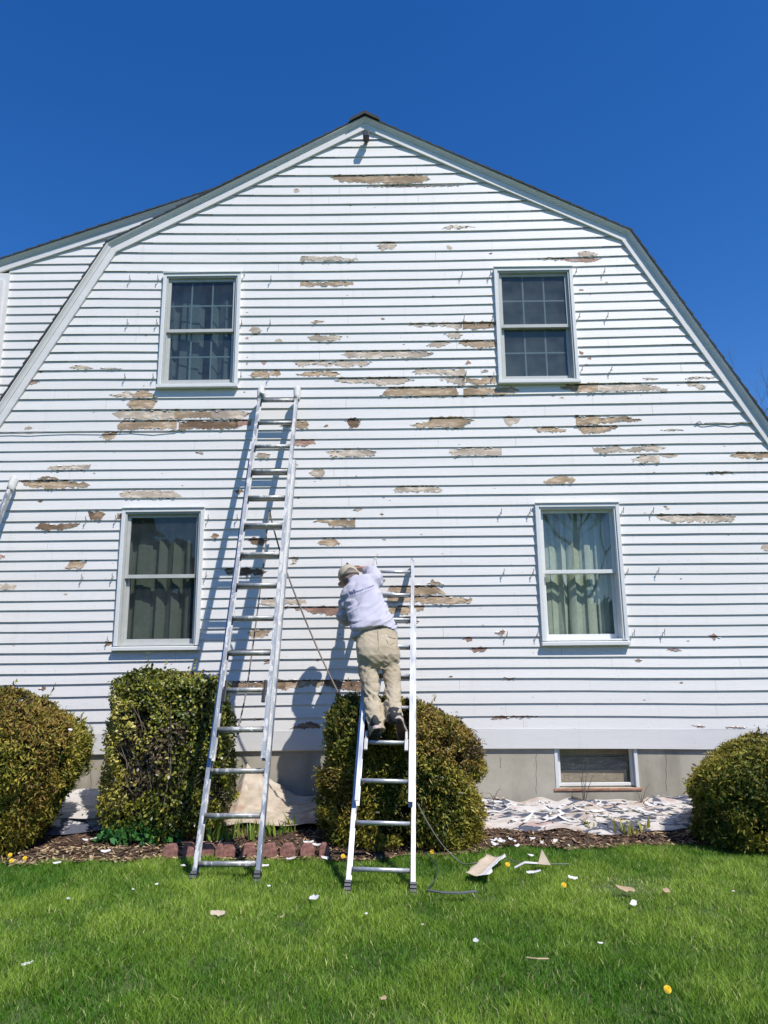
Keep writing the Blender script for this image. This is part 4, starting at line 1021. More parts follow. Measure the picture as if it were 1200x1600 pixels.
bush('yew_bush', 'wide clipped yew bush behind the bright ladder and the person on it', [(1338,520,730),(1310,505,746),(1270,501,751),(1230,500,757),(1190,500,761),(1160,499,754),(1135,504,736),(1115,510,708),(1100,518,676),(1089,530,645)], 6.28, 0.47, 56000, (0.038, 0.013), M['leaf'], YEW, seed=13, bump=0.042)
bush('yew_bush', 'rounded yew bush at the right edge beside the basement window', [(1342,1112,1290),(1310,1094,1300),(1270,1086,1310),(1230,1086,1318),(1205,1092,1315),(1185,1108,1300),(1168,1138,1285),(1158,1168,1260),(1152,1190,1235)], 6.10, 0.50, 44000, (0.042, 0.014), M['leaf'], YEW, seed=14, bump=0.042)

def oval_leaves(P, Nrm, ln, wd, g, cols, jit=0.6):
    n = len(P); d = g.normal(size=(n, 3))*jit+Nrm; d /= np.linalg.norm(d, axis=1)[:, None]
    s = np.cross(d, g.normal(size=(n, 3))); s /= np.linalg.norm(s, axis=1)[:, None]; nn = np.cross(s, d)
    L = ln*(0.6+0.8*g.random(n))[:, None]; Wd = wd*(0.6+0.8*g.random(n))[:, None]
    V = np.stack([P, P+d*L*.3+s*Wd*.5, P+d*L*.7+s*Wd*.42-nn*L*.05, P+d*L-nn*L*.16, P+d*L*.7-s*Wd*.42-nn*L*.05, P+d*L*.3-s*Wd*.5], 1).reshape(-1, 3)
    F = np.arange(6*n).reshape(n, 6); C = np.array(cols)[g.integers(0, len(cols), n)]*(0.7+0.6*g.random(n))[:, None]
    return V, F, np.repeat(C, 6, 0)
g = np.random.default_rng(5)
root = empty('leafy_plant', on_ground(215, 1322, 0.03), 'low mound of dark green leaves in front of the box-shaped bush', 'plant')
n = 900; th = g.random(n)*6.28; t = np.sqrt(g.random(n)); c = root.location
P = np.stack([c.x+0.33*t*np.cos(th), c.y+0.03+0.14*t*np.sin(th), 0.04+0.16*(1-t**2)**0.5*g.random(n)**0.4], 1)
V, F, C = oval_leaves(P, np.array([[0, -0.4, 0.7]]), 0.045, 0.032, g, [(0.045, 0.15, 0.035), (0.07, 0.21, 0.045), (0.05, 0.17, 0.055)])
np_mesh('leaves', V, [F], M['leaf_gloss'], root, C)
mb = MB()
for k in range(60):
    q = Vector(P[k*9]); mb.tube([(c.x+(q.x-c.x)*0.5, c.y+0.1, 0.03), q], 0.002, 4)
mb.build('stems', M['twig'], root)

def blades(P, h, w, g, cols, lean=0.35, seg=2, dirs=None):
    n = len(P); a = g.random(n)*6.28; dv = np.stack([np.cos(a), np.sin(a), 0*a], 1) if dirs is None else dirs
    s = np.stack([-np.sin(a+g.normal(size=n)*.5), np.cos(a), 0*a], 1); H = h*(0.55+0.75*g.random(n)); Ln = lean*(0.3+1.1*g.random(n))*H
    Wd = w*(0.7+0.6*g.random(n)); vs = []
    for k, (f, wf) in enumerate(((0, 1.0), (0.55, 0.85))):
        c0 = P+np.array([0, 0, 1])*(H*f)[:, None]+dv*(Ln*f*f)[:, None]
        vs += [c0-s*(Wd*wf/2)[:, None], c0+s*(Wd*wf/2)[:, None]]
    vs.append(P+np.array([0, 0, 1])*(H*0.97)[:, None]+dv*Ln[:, None])
    V = np.stack(vs, 1).reshape(-1, 3); b = np.arange(n)[:, None]*5
    Q = b+np.array([[0, 1, 3, 2]]); T = b+np.array([[2, 3, 4]])
    C = np.repeat(cols, 5, 0) if len(cols) == n else np.repeat(np.array(cols)[g.integers(0, len(cols), n)], 5, 0)
    return V, [Q, T], C
for k, (x, y, hh) in enumerate([(333,1318,.16),(346,1316,.17),(362,1316,.17),(378,1313,.15),(396,1318,.15),(404,1314,.14),(424,1312,.13),(441,1310,.13),(456,1307,.16)]+[(923,1303,.10),(944,1300,.13),(967,1304,.13),(986,1306,.11),(1005,1302,.10)]):
    p = on_ground(x, y, 0.04); g = np.random.default_rng(50+k)
    root = empty('bulb_plant', p, 'clump of young green bulb leaves behind the brick edging' if k < 9 else 'clump of young yellowish bulb leaves in front of the paint-littered drop cloth', 'plant', 'bulb leaves behind the brick edging' if k < 9 else 'bulb leaves before the right drop cloth')
    n = 12; P = np.array([p])+g.normal(size=(n, 3))*[0.03, 0.02, 0]
    pal = [(0.24, 0.34, 0.05), (0.36, 0.42, 0.09), (0.17, 0.29, 0.05)] if k < 9 else [(0.36, 0.40, 0.08), (0.46, 0.43, 0.14)]
    V, F, C = blades(P, hh, 0.022, g, pal, 0.35); np_mesh('leaves', V, F, M['blade'], root, C)

# ================================================================== GRASS (uncountable)
g = np.random.default_rng(21)
pts = []
for _ in range(40):
    n = 16000; y = 2.5+(6.1-2.5)*g.random(n)**0.92; x = (g.random(n)*2-1)*4.4
    ok = (np.abs(x) < 0.56*y+0.95) & (y < bed_edge(x)+np.where(x > 0.5, 0.09, 0.025)*g.normal(size=n)); pts.append(np.stack([x[ok], y[ok]], 1))
    if sum(map(len, pts)) > 470000: break
xy = np.concatenate(pts); 
P3 = np.stack([xy[:, 0], xy[:, 1], 0*xy[:, 0]], 1)
pat = vnoise(P3, 2.2, 31); pat2 = vnoise(P3, 7, 33); fine = vnoise(P3, 24, 35)
bare = np.exp(-(((xy[:, 0]-on_ground(975, 1385).x)/0.26)**2+((xy[:, 1]-on_ground(975, 1385).y)/0.16)**2))
bare = np.maximum(bare, 0.8*np.clip((xy[:, 1]-(bed_edge(xy[:, 0])-0.10))/0.12, 0, 1))
keep = (g.random(len(xy)) > 0.72*bare) & (g.random(len(xy)) < 0.80+0.35*fine)
xy = xy[keep]; pat, pat2, bare, fine = pat[keep], pat2[keep], bare[keep], fine[keep]; n = len(xy)
Z = gz(xy[:, 0], xy[:, 1])
c1, c2, c3 = np.array([0.088, 0.220, 0.018]), np.array([0.31, 0.455, 0.058]), np.array([0.56, 0.55, 0.24])
f = np.clip(0.42+0.50*pat+0.40*pat2+0.25*fine, 0, 1)[:, None]; C = c1*(1-f)+c2*f
dry = (g.random(n) < 0.045+0.25*bare+0.05*np.clip(pat, 0, 1))[:, None]; C = np.where(dry, c3*(0.7+0.6*g.random((n, 1))), C)*(0.75+0.5*g.random((n, 1)))
a = 0.8*vnoise(np.stack([xy[:, 0], xy[:, 1], 0*Z], 1), 3.0, 41)*2+g.normal(size=n)*2.2
dirs = np.stack([np.cos(a), np.sin(a), 0*a], 1)
Hh = 0.039*(1+0.25*pat2+0.25*fine)*(1-0.5*bare); 
V, F, Cc = blades(np.stack([xy[:, 0], xy[:, 1], Z-0.006], 1), 1.0, 0.0034, g, C, 0.72, dirs=dirs)
# blades() scales height by its first argument: rescale each blade to its own height
V = V.reshape(n, 5, 3); base = V[:, :2].mean(1, keepdims=True); sc = Hh[:, None, None]
wid = V[:, 0:1]-base; ctr = np.stack([V[:, 0]*.5+V[:, 1]*.5]*2+[V[:, 2]*.5+V[:, 3]*.5]*2+[V[:, 4]], 1); V = (base+(ctr-base)*sc)+(V-ctr)
tag(np_mesh('grass', V.reshape(-1, 3), F, M['blade'], None, Cc), 'green lawn grass in front of the house', None, None, 'stuff')

# mulch and straw bits on the bed (uncountable)
n = 15000; x = (g.random(n)*2-1)*4.0; e = bed_edge(x); y = e-0.10+(D-e+0.05)*g.random(n)**1.3; P = np.stack([x, y, np.where(y > e, gz(x, y), 0.01)+0.012], 1)
a = g.random(n)*6.28; L = 0.008+0.045*g.random(n)**3.2; Wd = 0.0025+0.006*g.random(n)
d = np.stack([np.cos(a), np.sin(a), 0.25*g.normal(size=n)], 1)*L[:, None]; s = np.stack([-np.sin(a), np.cos(a), 0.3*g.normal(size=n)], 1)*Wd[:, None]
V = np.stack([P-d-s, P+d-s, P+d+s, P-d+s], 1).reshape(-1, 3); pal = np.array([(0.10, 0.055, 0.035), (0.17, 0.10, 0.065), (0.26, 0.17, 0.11), (0.44, 0.33, 0.19), (0.06, 0.035, 0.025)])
pi = g.integers(0, 5, n); pi = np.where((x < -0.85) & (y < bed_edge(x)+0.22) & (g.random(n) < 0.6), 3, pi)
C = np.repeat(pal[pi]*(0.7+0.6*g.random((n, 1))), 4, 0)
tag(np_mesh('mulch', V, [np.arange(4*n).reshape(n, 4)], M['mulch'], None, C), 'brown mulch and straw bits on the flower bed', None, None, 'stuff')

# ================================================================== BRICK EDGING
br = [(264, 21, 'brick of the edging just left of the tall ladder foot'), (293, 17, ''), (322, 22, ''), (341, 12, ''), (356, 20, ''), (387, 21, ''), (419, 21, ''), (448, 22, ''), (480, 21, ''), (506, 15, '')]
for k, (x, wpx, lab) in enumerate(br):
    p = on_ground(x, 1345-(k % 3)*1.2, 0.0); hw = wpx/2/1150*p.y; hh = 0.112+0.006*math.sin(k*2.3); dp = 0.07
    prof = [(-hw, -0.05), (hw, -0.05), (hw, hh*0.62), (hw*0.55, hh), (-hw*0.5, hh), (-hw, hh*0.66)]
    tl = 0.10*math.sin(k*1.7); cs, sn = math.cos(tl), math.sin(tl)
    o = MB().loft([[(p.x+px_, p.y+yy, pz) for px_, pz in prof] for yy in (0, dp)]).build('edging_brick', M['brick'], None, bevel=0.007)
    set_base(o, (p.x, p.y, 0)); o.rotation_euler = (0.10*math.sin(k*3.1)-0.12, 0, tl)
    labs = ['leftmost edging brick, farthest left of the tall ladder', 'edging brick just left of the left rail of the tall ladder', 'edging brick just right of the left rail of the tall ladder', 'narrow edging brick, slimmest between the tall ladder rails', 'edging brick midway between the tall ladder rails, right of the slim one', 'edging brick just left of the right rail of the tall ladder', 'edging brick just right of the right rail of the tall ladder', 'edging brick between two bulb clumps right of the tall ladder', 'edging brick with white paint flakes leaning on it', 'smallest edging brick at the right end of the row']
    tag(o, labs[k], 'brick', 'red bricks edging the flower bed')

# ================================================================== DROP CLOTHS
def sheet(name, label, X0, X1, nx, ny, zf, yf, mat, th=0.004):
    u = np.linspace(0, 1, nx); v = np.linspace(0, 1, ny); U, Vv = np.meshgrid(u, v)
    X = X0+(X1-X0)*U; Y = yf(U, Vv); Zz = zf(U, Vv, X, Y); P = np.stack([X.ravel(), Y.ravel(), Zz.ravel()], 1)
    i = np.arange(nx*ny).reshape(ny, nx); F = np.stack([i[:-1, :-1].ravel(), i[:-1, 1:].ravel(), i[1:, 1:].ravel(), i[1:, :-1].ravel()], 1)
    o = np_mesh(name, P, [F], mat, smooth=True); set_base(o, P.mean(0)*[1, 1, 0]); tag(o, label, 'drop cloth')
    sm = o.modifiers.new('thickness', 'SOLIDIFY'); sm.thickness = th; sm.offset = 1
    return o, P.reshape(ny, nx, 3)
def crumple(X, Y, seed, f=6.0):
    P = np.stack([X.ravel(), Y.ravel()*1.6, 0*X.ravel()], 1); r = 0
    for k, (ff, am) in enumerate(((f, 1.0), (f*2.1, 0.5), (f*4.0, 0.16))):
        q = vnoise(P*[0.6, 1.5, 1], ff, seed+k); r = r+am*(1-np.sqrt(q*q+0.02)*1.5)
    return (r/1.97).reshape(X.shape)
XA, XB = at(738, 1280, 6.8).x, at(1112, 1280, 6.8).x
zw = lambda x, y: gz(x, y)
o, TG = sheet('drop_cloth', 'crumpled navy and white drop cloth under the basement window, littered with paint chips', XA, XB, 230, 90,
    lambda U, V, X, Y: zw(X, Y)+0.015+np.clip(0.085*crumple(X, Y, 61, 7.0), 0, 0.2)*(0.4+0.6*V)+0.075*np.exp(-((U-0.47)/0.07)**2)*np.sin(np.clip(V, 0, 1)*2.6)*0.9-0.018*np.exp(-(V/0.04)**2),
    lambda U, V: 6.42+0.05*np.sin(U*9)+0.04*np.sin(U*23)-0.06*np.sin(U*3.1)+V*(7.13-6.42), M['tarp'])
XA2, XB2 = at(366, 1250, 6.9).x, at(530, 1280, 6.7).x
pk = at(385, 1208, 7.12).z
o, TG2 = sheet('drop_cloth', 'cream drop cloth bunched up against the foundation behind the tall ladder', XA2, XB2, 170, 110,
    lambda U, V, X, Y: zw(X, Y)+0.02+0.12*np.clip(crumple(X, Y, 71, 7.0), 0, 2)*(0.5+0.5*V)+V**1.6*np.interp(U, [0, 0.07, 0.12, 0.2, 0.35, 0.55, 0.8, 1], [0.14, 0.30, pk-0.20, 0.24, 0.13, 0.05, 0.02, 0.0])+0.03*np.exp(-((U-0.8)/0.12)**2),
    lambda U, V: 6.42+0.06*np.sin(U*7+1)+V*(7.125-6.42-0.06*np.sin(U*7+1)), M['tarp_plain'])
XA3, XB3 = at(38, 1270, 6.7).x, at(188, 1265, 6.7).x
for k in range(3):
    sheet('drop_cloth', ['folded drop cloth at the bottom of the pile beside the left bush', 'folded drop cloth in the middle of the pile beside the left bush', 'stained white drop cloth on top of the pile beside the left bush'][k], XA3+0.03*k, XB3-0.02*k, 90, 50,
        lambda U, V, X, Y: zw(X, Y)+0.012+0.042*k+(0.025*np.clip(crumple(X, Y, 81+5*k, 7.0), 0, 2)+0.03)*np.clip(np.minimum(U, 1-U)*9, 0, 1)*np.clip(V*9, 0.15, 1)+0.06*V*np.sin(U*3.1),
        lambda U, V: 6.42+0.05*k+0.03*np.sin(U*8+k*2)-0.10*np.sin(U*3.14)+V*(7.12-6.42-0.05*k), M['tarp'] if k < 2 else M['tarp_white'])

# ================================================================== PAINT CHIPS AND LITTER
def chip(name, p, ln, wd, rot, mat, label, cat, group=None, curl=0.25, tilt=(0, 0), seed=0, th=0.0018):
    rr = random.Random(seed); n = 7; top = []; bot = []
    for k in range(n+1):
        t = k/n; x = (t-0.5)*ln; w = wd*0.5*(0.35+0.65*math.sin(math.pi*min(1, max(0, 0.12+0.8*t)))**0.6)*(0.75+0.5*rr.random())
        z = curl*ln*(2*t-1)**2*0.5; o_ = wd*0.15*rr.uniform(-1, 1); top.append((x, o_+w, z+curl*w*0.4)); bot.append((x, o_-w, z+rr.uniform(0, curl*0.2)*ln*0.3))
    mb = MB(); lo = [(a, b, c-th) for a, b, c in top], [(a, b, c-th) for a, b, c in bot]
    vs = top+bot+lo[0]+lo[1]; N = n+1; fs = []
    for k in range(n):
        fs += [(N+k, N+k+1, k+1, k), (2*N+k, 2*N+k+1, 3*N+k+1, 3*N+k), (k, k+1, 2*N+k+1, 2*N+k), (N+k+1, N+k, 3*N+k, 3*N+k+1)]
    fs += [(0, 2*N, 3*N, N), (n, N+n, 3*N+n, 2*N+n)]
    o = mb.add(vs, fs).build(name, mat, None); o.location = p; o.rotation_euler = (tilt[0], tilt[1], rot)
    return tag(o, label, cat, group)
gh = 0.045
lawn_chips = [
 (89,1348,.055,.022,.5,'chip','long white paint chip by the mulch at the left, near the dandelions'), (286,1352,.035,.03,1.2,'chip','round white paint chip left of the tall ladder foot'),
 (107,1404,.05,.016,-.9,'chip','narrow white paint chip standing in the far left grass'), (340,1427,.085,.04,.2,'chip_back','cream paint chip lying below the tall ladder'),
 (491,1402,.065,.035,-.5,'chip','folded white paint chip between the two ladder feet'), (508,1340,.06,.035,.4,'chip','white paint chip right of the brick row end'),
 (455,1341,.075,.028,-.2,'chip','torn white paint flake leaning on the bricks'), (411,1352,.09,.03,.5,'chip','white paint strip behind the right foot of the tall ladder'),
 (43,1505,.055,.014,.3,'chip','thin white paint chip low in the left foreground grass'), (744,1469,.032,.02,-1.1,'chip','small white paint chip in the middle foreground grass'),
 (989,1411,.065,.032,1.0,'chip','white leaf-shaped paint chip beside the tan flake on the lawn'), (977,1389,.12,.075,.1,'chip_brown','tan wood flake on the bare patch of lawn'),
 (1041,1391,.04,.045,.3,'chip_brown','small tan flake right of the bare patch of lawn'), (895,1371,.065,.026,-.1,'chip','white paint chip in the grass above the dandelion on the right lawn'),
 (834,1362,.10,.022,-.2,'chip','greyish paint strip in the grass below the white scraper stick'), (829,1336,.05,.03,.6,'chip','white paint chip above the white stick on the right lawn'),
 (599,1559,.028,.022,.4,'chip_brown','small orange-tan flake in the near foreground grass'), (938,1473,.03,.012,.2,'chip','tiny white paint chip right of the straw stalk'),
 (245,1381,.02,.013,.3,'chip','tiny white paint chip left of the tall ladder, farther from it'), (208,1389,.014,.01,.3,'chip','speck of white paint in the grass at the left'), (440,1432,.03,.006,1.0,'chip_back','thin cream sliver in the grass right of the cream chip'),
 (660,1444,.018,.012,.2,'chip_back','tiny cream flake in the middle foreground grass'), (1146,1392,.02,.012,.2,'chip_back','tiny cream flake on the far right lawn'), (572,1427,.02,.012,.9,'chip','tiny white flake below the bright ladder foot'), (420,1384,.025,.014,.9,'chip','tiny white flake right of the tall ladder foot')]
for k, (x, y, ln, wd, ro, mk_, lab) in enumerate(lawn_chips):
    chip('paint_chip', on_ground(x, y, gh if y > 1350 else 0.05), ln*0.95, wd*0.95, ro, M[mk_], lab, 'paint chip', 'paint chips on the lawn', 0.12, (0.35+0.2*math.sin(k*5), 0.2*math.sin(k*3)), k)
# curled sheet of old paint and the stick next to it
p = on_ground(760, 1354, 0.06)
mb = MB(); a, b, c_, d_ = on_ground(728, 1367, 0.055), on_ground(762, 1369, 0.055), on_ground(791, 1338, 0.075), on_ground(762, 1339, 0.075)
rows = 12; cols_ = 8; V = []
for r_ in range(rows+1):
    for k in range(cols_+1):
        t, u = r_/rows, k/cols_; q = a.lerp(d_, t).lerp(b.lerp(c_, t), u); jag = 0.012*math.sin(t*9+1)*(1 if k == cols_ else 0)+0.008*math.sin(t*17)*(1 if k in (0, cols_) else 0)
        V.append((q.x+jag, q.y+(0.01*math.sin(u*11) if r_ in (0, rows) else 0), q.z+0.022*(2*u-1)**2*(0.7+0.3*t)))
fs = [(r_*(cols_+1)+k, r_*(cols_+1)+k+1, (r_+1)*(cols_+1)+k+1, (r_+1)*(cols_+1)+k) for r_ in range(rows) for k in range(cols_)]
mb.add(V, fs, 0); mb.mi = [0 if (i % cols_) < 5 else 1 for i in range(len(fs))]
o = mb.build('paint_sheet', [M['chip_back'], M['chip']], None, smooth=True); set_base(o, p); o.modifiers.new('thickness', 'SOLIDIFY').thickness = 0.003; tag(o, 'large curled sheet of peeled paint lying on the lawn right of the bright ladder', 'paint sheet')
p = on_ground(820, 1350, 0.05); q0, q1 = on_ground(804, 1356, 0.05), on_ground(840, 1349, 0.075)
t_ = empty('peeled_strip', p, 'white peeled paint strip with a cream triangle at its end, on the right lawn', 'paint strip')
MB().tube([q0, q0.lerp(q1, 0.45)+Vector((0, 0, 0.02)), q1], [0.008, 0.010, 0.008], 5).build('strip', M['chip'], t_)
e0 = on_ground(849, 1347, 0.07); MB().add([e0+Vector(v) for v in ((-0.04, -0.01, -0.01), (0.05, 0, -0.02), (0.0, 0.03, 0.075), (-0.04, -0.004, -0.01), (0.05, 0.006, -0.02), (0.0, 0.036, 0.075))], [(0, 1, 2), (5, 4, 3), (0, 3, 4, 1), (1, 4, 5, 2), (2, 5, 3, 0)]).build('end_piece', M['chip_back'], t_)
o = MB().tube([on_ground(823, 1496, 0.06), on_ground(840, 1498, 0.065), on_ground(857, 1498, 0.06)], 0.004, 5).build('straw_stalk', M['straw'], None); set_base(o, on_ground(840, 1498, 0.06)); tag(o, 'dry straw stalk lying on the foreground lawn', 'straw')
# chips on the drop cloth and on the soil before it
rr = random.Random(90); ny, nx = TG.shape[:2]
for k in range(170):
    i, j = rr.randrange(8, ny-4), rr.randrange(6, nx-6); pos = Vector(TG[i, j])+Vector((0, 0, 0.012))
    big = rr.random()**1.6; ln = 0.025+0.20*big; mt = M['chip'] if rr.random() < 0.78 else M['chip_back']
    chip('paint_chip', pos, ln, 0.010+0.028*rr.random()**1.5, rr.uniform(-1.0, 1.0), mt, ('white' if mt is M['chip'] else 'cream')+' paint chip lying on the drop cloth under the basement window', 'paint chip', 'white paint chips on the right drop cloth' if mt is M['chip'] else 'cream paint chips on the right drop cloth', rr.uniform(0.05, 0.35), (rr.uniform(-0.2, 0.6), rr.uniform(-0.25, 0.25)), k+200)
for k in range(16):
    x, y = rr.uniform(755, 900), rr.uniform(1309, 1322); chip('paint_chip', on_ground(x, y, 0.06), 0.03+0.05*rr.random(), 0.02, rr.uniform(-1.5, 1.5), M['chip'], 'small white paint chip on the bare soil below the right drop cloth', 'paint chip', 'paint chips on the soil below the right drop cloth', 0.3, (0.4, 0.1), k+400)
for k, (x, y, lab) in enumerate([(78, 1297, 'small white paint chip below the pile of drop cloths at the left'), (140, 1312, 'long white paint chip left of the dark green leafy plant'), (165, 1330, 'cream straw-like flake below the leafy plant'), (495, 1320, 'white paint flake on the soil above the right end of the bricks'), (482, 1316, 'white paint flake on the soil between bricks and middle drop cloth')]):
    chip('paint_chip', on_ground(x, y, 0.07), [0.05, 0.11, 0.07, 0.07, 0.08][k], 0.025, [0.2, 0.6, 0.5, -0.4, 0.2][k], M['chip'], lab, 'paint chip', None, 0.25, (0.4, 0), k+500)
for k in range(14):
    x, y = [(28, 1095), (110, 1140), (36, 1150), (12, 1150), (60, 1141), (18, 1212), (655, 1146), (700, 1170), (40, 1166), (95, 1120), (8, 1110), (690, 1215), (720, 1240), (590, 1270)][k]
    Yb_ = 5.85 if k not in (0, 6, 9, 10) else 6.05
    left = x < 300
    chip('paint_chip', at(x, y, Yb_ if k else 5.98), 0.075 if k == 0 else 0.03, 0.032 if k == 0 else 0.018, 0.2*k, M['chip'], 'big white paint chip on top of the left yew bush' if k == 0 else ('tiny pale paint chip caught in the left yew bush' if left else 'tiny pale paint chip caught in the middle yew bush'), 'paint chip', None if k == 0 else ('paint chips in the left bush' if left else 'paint chips in the middle bush'), 0.2, (0.7, 0.1), k+600)

# dandelions
def dandelion(x, y, label, z=0.07, s=1.0):
    p = on_ground(x, y, z); root = empty('dandelion', (p.x, p.y, 0), label, 'flower', 'dandelions in the lawn')
    mb = MB(); n = 16
    for ring, (r_, zz) in enumerate(((0.021, 0.004), (0.016, 0.009), (0.010, 0.013))):
        for k in range(n):
            a = 2*math.pi*(k+ring*0.5)/n; Lc = lambda rr_, aa, zz_: p+Vector((1, 0, 0))*s*rr_*math.cos(aa)+Vector((0, 0.62, 0.78))*s*rr_*math.sin(aa)+Vector((0, -0.78, 0.62))*s*zz_; mb.add([Lc(0, 0, zz*0.4), Lc(r_, a-0.17, zz), Lc(r_*1.12, a, zz*1.1), Lc(r_, a+0.17, zz)], [(0, 1, 2, 3)])
    mb.build('flower_head', M['yellow'], root); MB().tube([(p.x+0.01, p.y+0.01, 0), (p.x+0.004, p.y, p.z*0.6), p], 0.002, 5).build('stem', simple('green_stem', (0.10, 0.16, 0.03)) if 'gs' not in M else M['gs'], root)
M['gs'] = simple('green_stem', (0.10, 0.16, 0.03))
for x, y, lab in [(16, 1336, 'upper dandelion of the three close together at the left edge'), (18, 1345, 'lower dandelion of the three close together at the left edge'), (39, 1341, 'dandelion just right of the pair at the left edge'), (675, 1331, 'dandelion at the foot of the middle yew bush'), (881, 1383, 'dandelion on the lawn right of the paint sheet'), (1043, 1546, 'dandelion in the right foreground lawn'), (536, 1338, 'faint dandelion in the shade between the ladders'), (793, 1351, 'small dandelion half hidden behind the paint sheet')]:
    dandelion(x, y, lab, 0.095 if y > 1500 else 0.085, 0.68 if x not in (536, 793) else 0.7)
# dead stems by the basement window
for k, (x, y0, y1, lab) in enumerate([(912, 1262, 1188, 'tall thin dead stem in front of the basement window'), (1003, 1256, 1225, 'short dead twig right of the basement window'), (772, 1250, 1232, 'low arching dead twig left of the basement window')]):
    root = empty('dead_stem', at(x, y0, 7.06), lab, 'dead plant'); mb = MB(); b = at(x, y0, 7.06)
    for j in range(4 if k != 0 else 5):
        tpt = at(x+[14, -22, -8, 30, 0][j]*(0.8 if k else 0.5), y1+(0 if j in (4, 0) else 22*j/3), 7.04-0.04*j); mb.tube([b, b.lerp(tpt, 0.5)+Vector((0.02*math.sin(j), 0, 0.03)), tpt], [0.004, 0.003, 0.0015], 5)
    mb.build('stems', M['twig'], root)
o = MB().loft([[Vector(at(898, 1250, 6.98))+Vector((x_, y_, z_)) for x_, z_ in ((-0.02+t*0.3, 0.03-t*0.12-0.012), (-0.02+t*0.3, 0.03-t*0.12+0.012*(1-abs(2*t-1))+0.004))] + [Vector(at(898, 1250, 6.98))+Vector((-0.02+t*0.3, y_+0.05, 0.03-t*0.12))] for t in (0, 0.3, 0.6, 1) for y_ in (0,)]).build('bark_piece', M['bark'], None); set_base(o, at(898, 1250, 6.98)); tag(o, 'dark bark strip lying on top of the drop cloth below the basement window', 'bark strip')

# ================================================================== BARE TREES
def bare_tree(name, label, base, h, r0, levels, seed, mat):
    rr = random.Random(seed); root = empty(name, base, label, 'tree'); tr = MB(); br_ = MB(); B = Vector(base)
    trunk = [B, B+Vector((0.1, 0, h*0.2)), B+Vector((-0.1, 0.1, h*0.42)), B+Vector((0.15, 0, h*0.7)), B+Vector((0.1, 0, h*0.92))]
    tr.tube(trunk, [r0, r0*0.8, r0*0.6, r0*0.35, r0*0.1], 10); tr.build('trunk', mat, root, smooth=True)
    def grow(p, d, L, r_, lv):
        q = p; pts = [p]
        for k in range(3):
            d = (d+Vector((rr.uniform(-.25, .25), rr.uniform(-.25, .25), rr.uniform(-.02, .25)))).normalized(); q = q+d*L/3; pts.append(q)
        br_.tube(pts, [r_, r_*0.85, r_*0.65, r_*0.45], 5 if lv < levels-1 else 3)
        if lv < levels:
            for k in range(rr.randint(3, 4)):
                t = pts[rr.randint(1, 3)]; nd = (d+Vector((rr.uniform(-.9, .9), rr.uniform(-.9, .9), rr.uniform(-.3, .6)))).normalized(); grow(t, nd, L*rr.uniform(0.5, 0.72), r_*0.5, lv+1)
    for k in range(11):
        f = 0.35+0.6*k/11; p = B+Vector((0, 0, h*f)); a = k*2.4+rr.random(); grow(p, Vector((math.cos(a), math.sin(a), 0.7)), h*0.22*(1.25-f*0.6), r0*0.35*(1.2-f), 1)
    br_.build('crown', mat, root); return root
pT = at(1204, 700, 24.0)
bare_tree('bare_tree', 'bare twiggy tree just showing behind the right roof slope', (pT.x, 24.0, 0), at(1200, 592, 24.0).z, 0.12, 4, 5, M['twig'])

# the trees across the street, seen only as reflections in the window panes
bare_tree('bare_tree', 'bare tree across the street reflected in the lower right window', (6.5, -11.0, 0), 9.5, 0.20, 4, 9, M['bark'])
g = np.random.default_rng(77); n = 9000; x = -45+90*g.random(n); top = np.where(x > 8, 4.2, 8.5)+1.4*np.sin(x*0.7)+0.8*np.sin(x*1.9); z = top*np.sqrt(g.random(n)); y = -34+5*g.random(n)
P = np.stack([x, y, z], 1); V, F, C = oval_leaves(P, np.array([[0, 0.5, 0.2]]), 1.3, 0.9, g, [(0.03, 0.045, 0.015), (0.05, 0.065, 0.02), (0.045, 0.04, 0.02)])
tag(np_mesh('far_wood', V, [F], M['leaf'], None, C), 'dark belt of trees across the street reflected in the panes', None, None, 'stuff')

# ================================================================== PERSON
def remesh(mbx, name, mat, parent, voxel, smooth_it=4, disp=None):
    me = bpy.data.meshes.new(name); me.from_pydata([tuple(v) for v in mbx.v], [], mbx.f)
    bm = bmesh.new(); bm.from_mesh(me); bmesh.ops.recalc_face_normals(bm, faces=bm.faces); bm.to_mesh(me); bm.free()
    o = bpy.data.objects.new('tmp', me); COL.objects.link(o)
    md = o.modifiers.new('r', 'REMESH'); md.mode = 'VOXEL'; md.voxel_size = voxel; md.use_smooth_shade = True
    sm = o.modifiers.new('s', 'SMOOTH'); sm.iterations = smooth_it; sm.factor = 0.5
    dg = bpy.context.evaluated_depsgraph_get(); dg.update(); me2 = bpy.data.meshes.new_from_object(o.evaluated_get(dg))
    bpy.data.objects.remove(o); bpy.data.meshes.remove(me); me2.name = name
    if disp:
        N = [v.normal.copy() for v in me2.vertices]
        for v, nn in zip(me2.vertices, N): v.co = v.co+nn*disp(v.co)
    tree = BVHTree.FromPolygons([v.co.copy() for v in me2.vertices], [tuple(p.vertices) for p in me2.polygons])
    me2.transform(Matrix.Translation(-base_of(parent))); me2.materials.clear(); me2.materials.append(mat)
    me2.polygons.foreach_set('use_smooth', [True]*len(me2.polygons)); me2.update()
    o2 = bpy.data.objects.new(name, me2); COL.objects.link(o2); o2.parent = parent
    return o2, tree
def ball(mb, c, r_, n=10, sq=(1, 1, 1)):
    c = Vector(c); rings = []
    for i in range(1, n):
        ph = math.pi*i/n; rings.append([c+Vector((sq[0]*r_*math.sin(ph)*math.cos(a), sq[1]*r_*math.sin(ph)*math.sin(a), sq[2]*r_*math.cos(ph))) for a in np.linspace(0, 2*math.pi, 15)[:-1]])
    return mb.loft(rings)
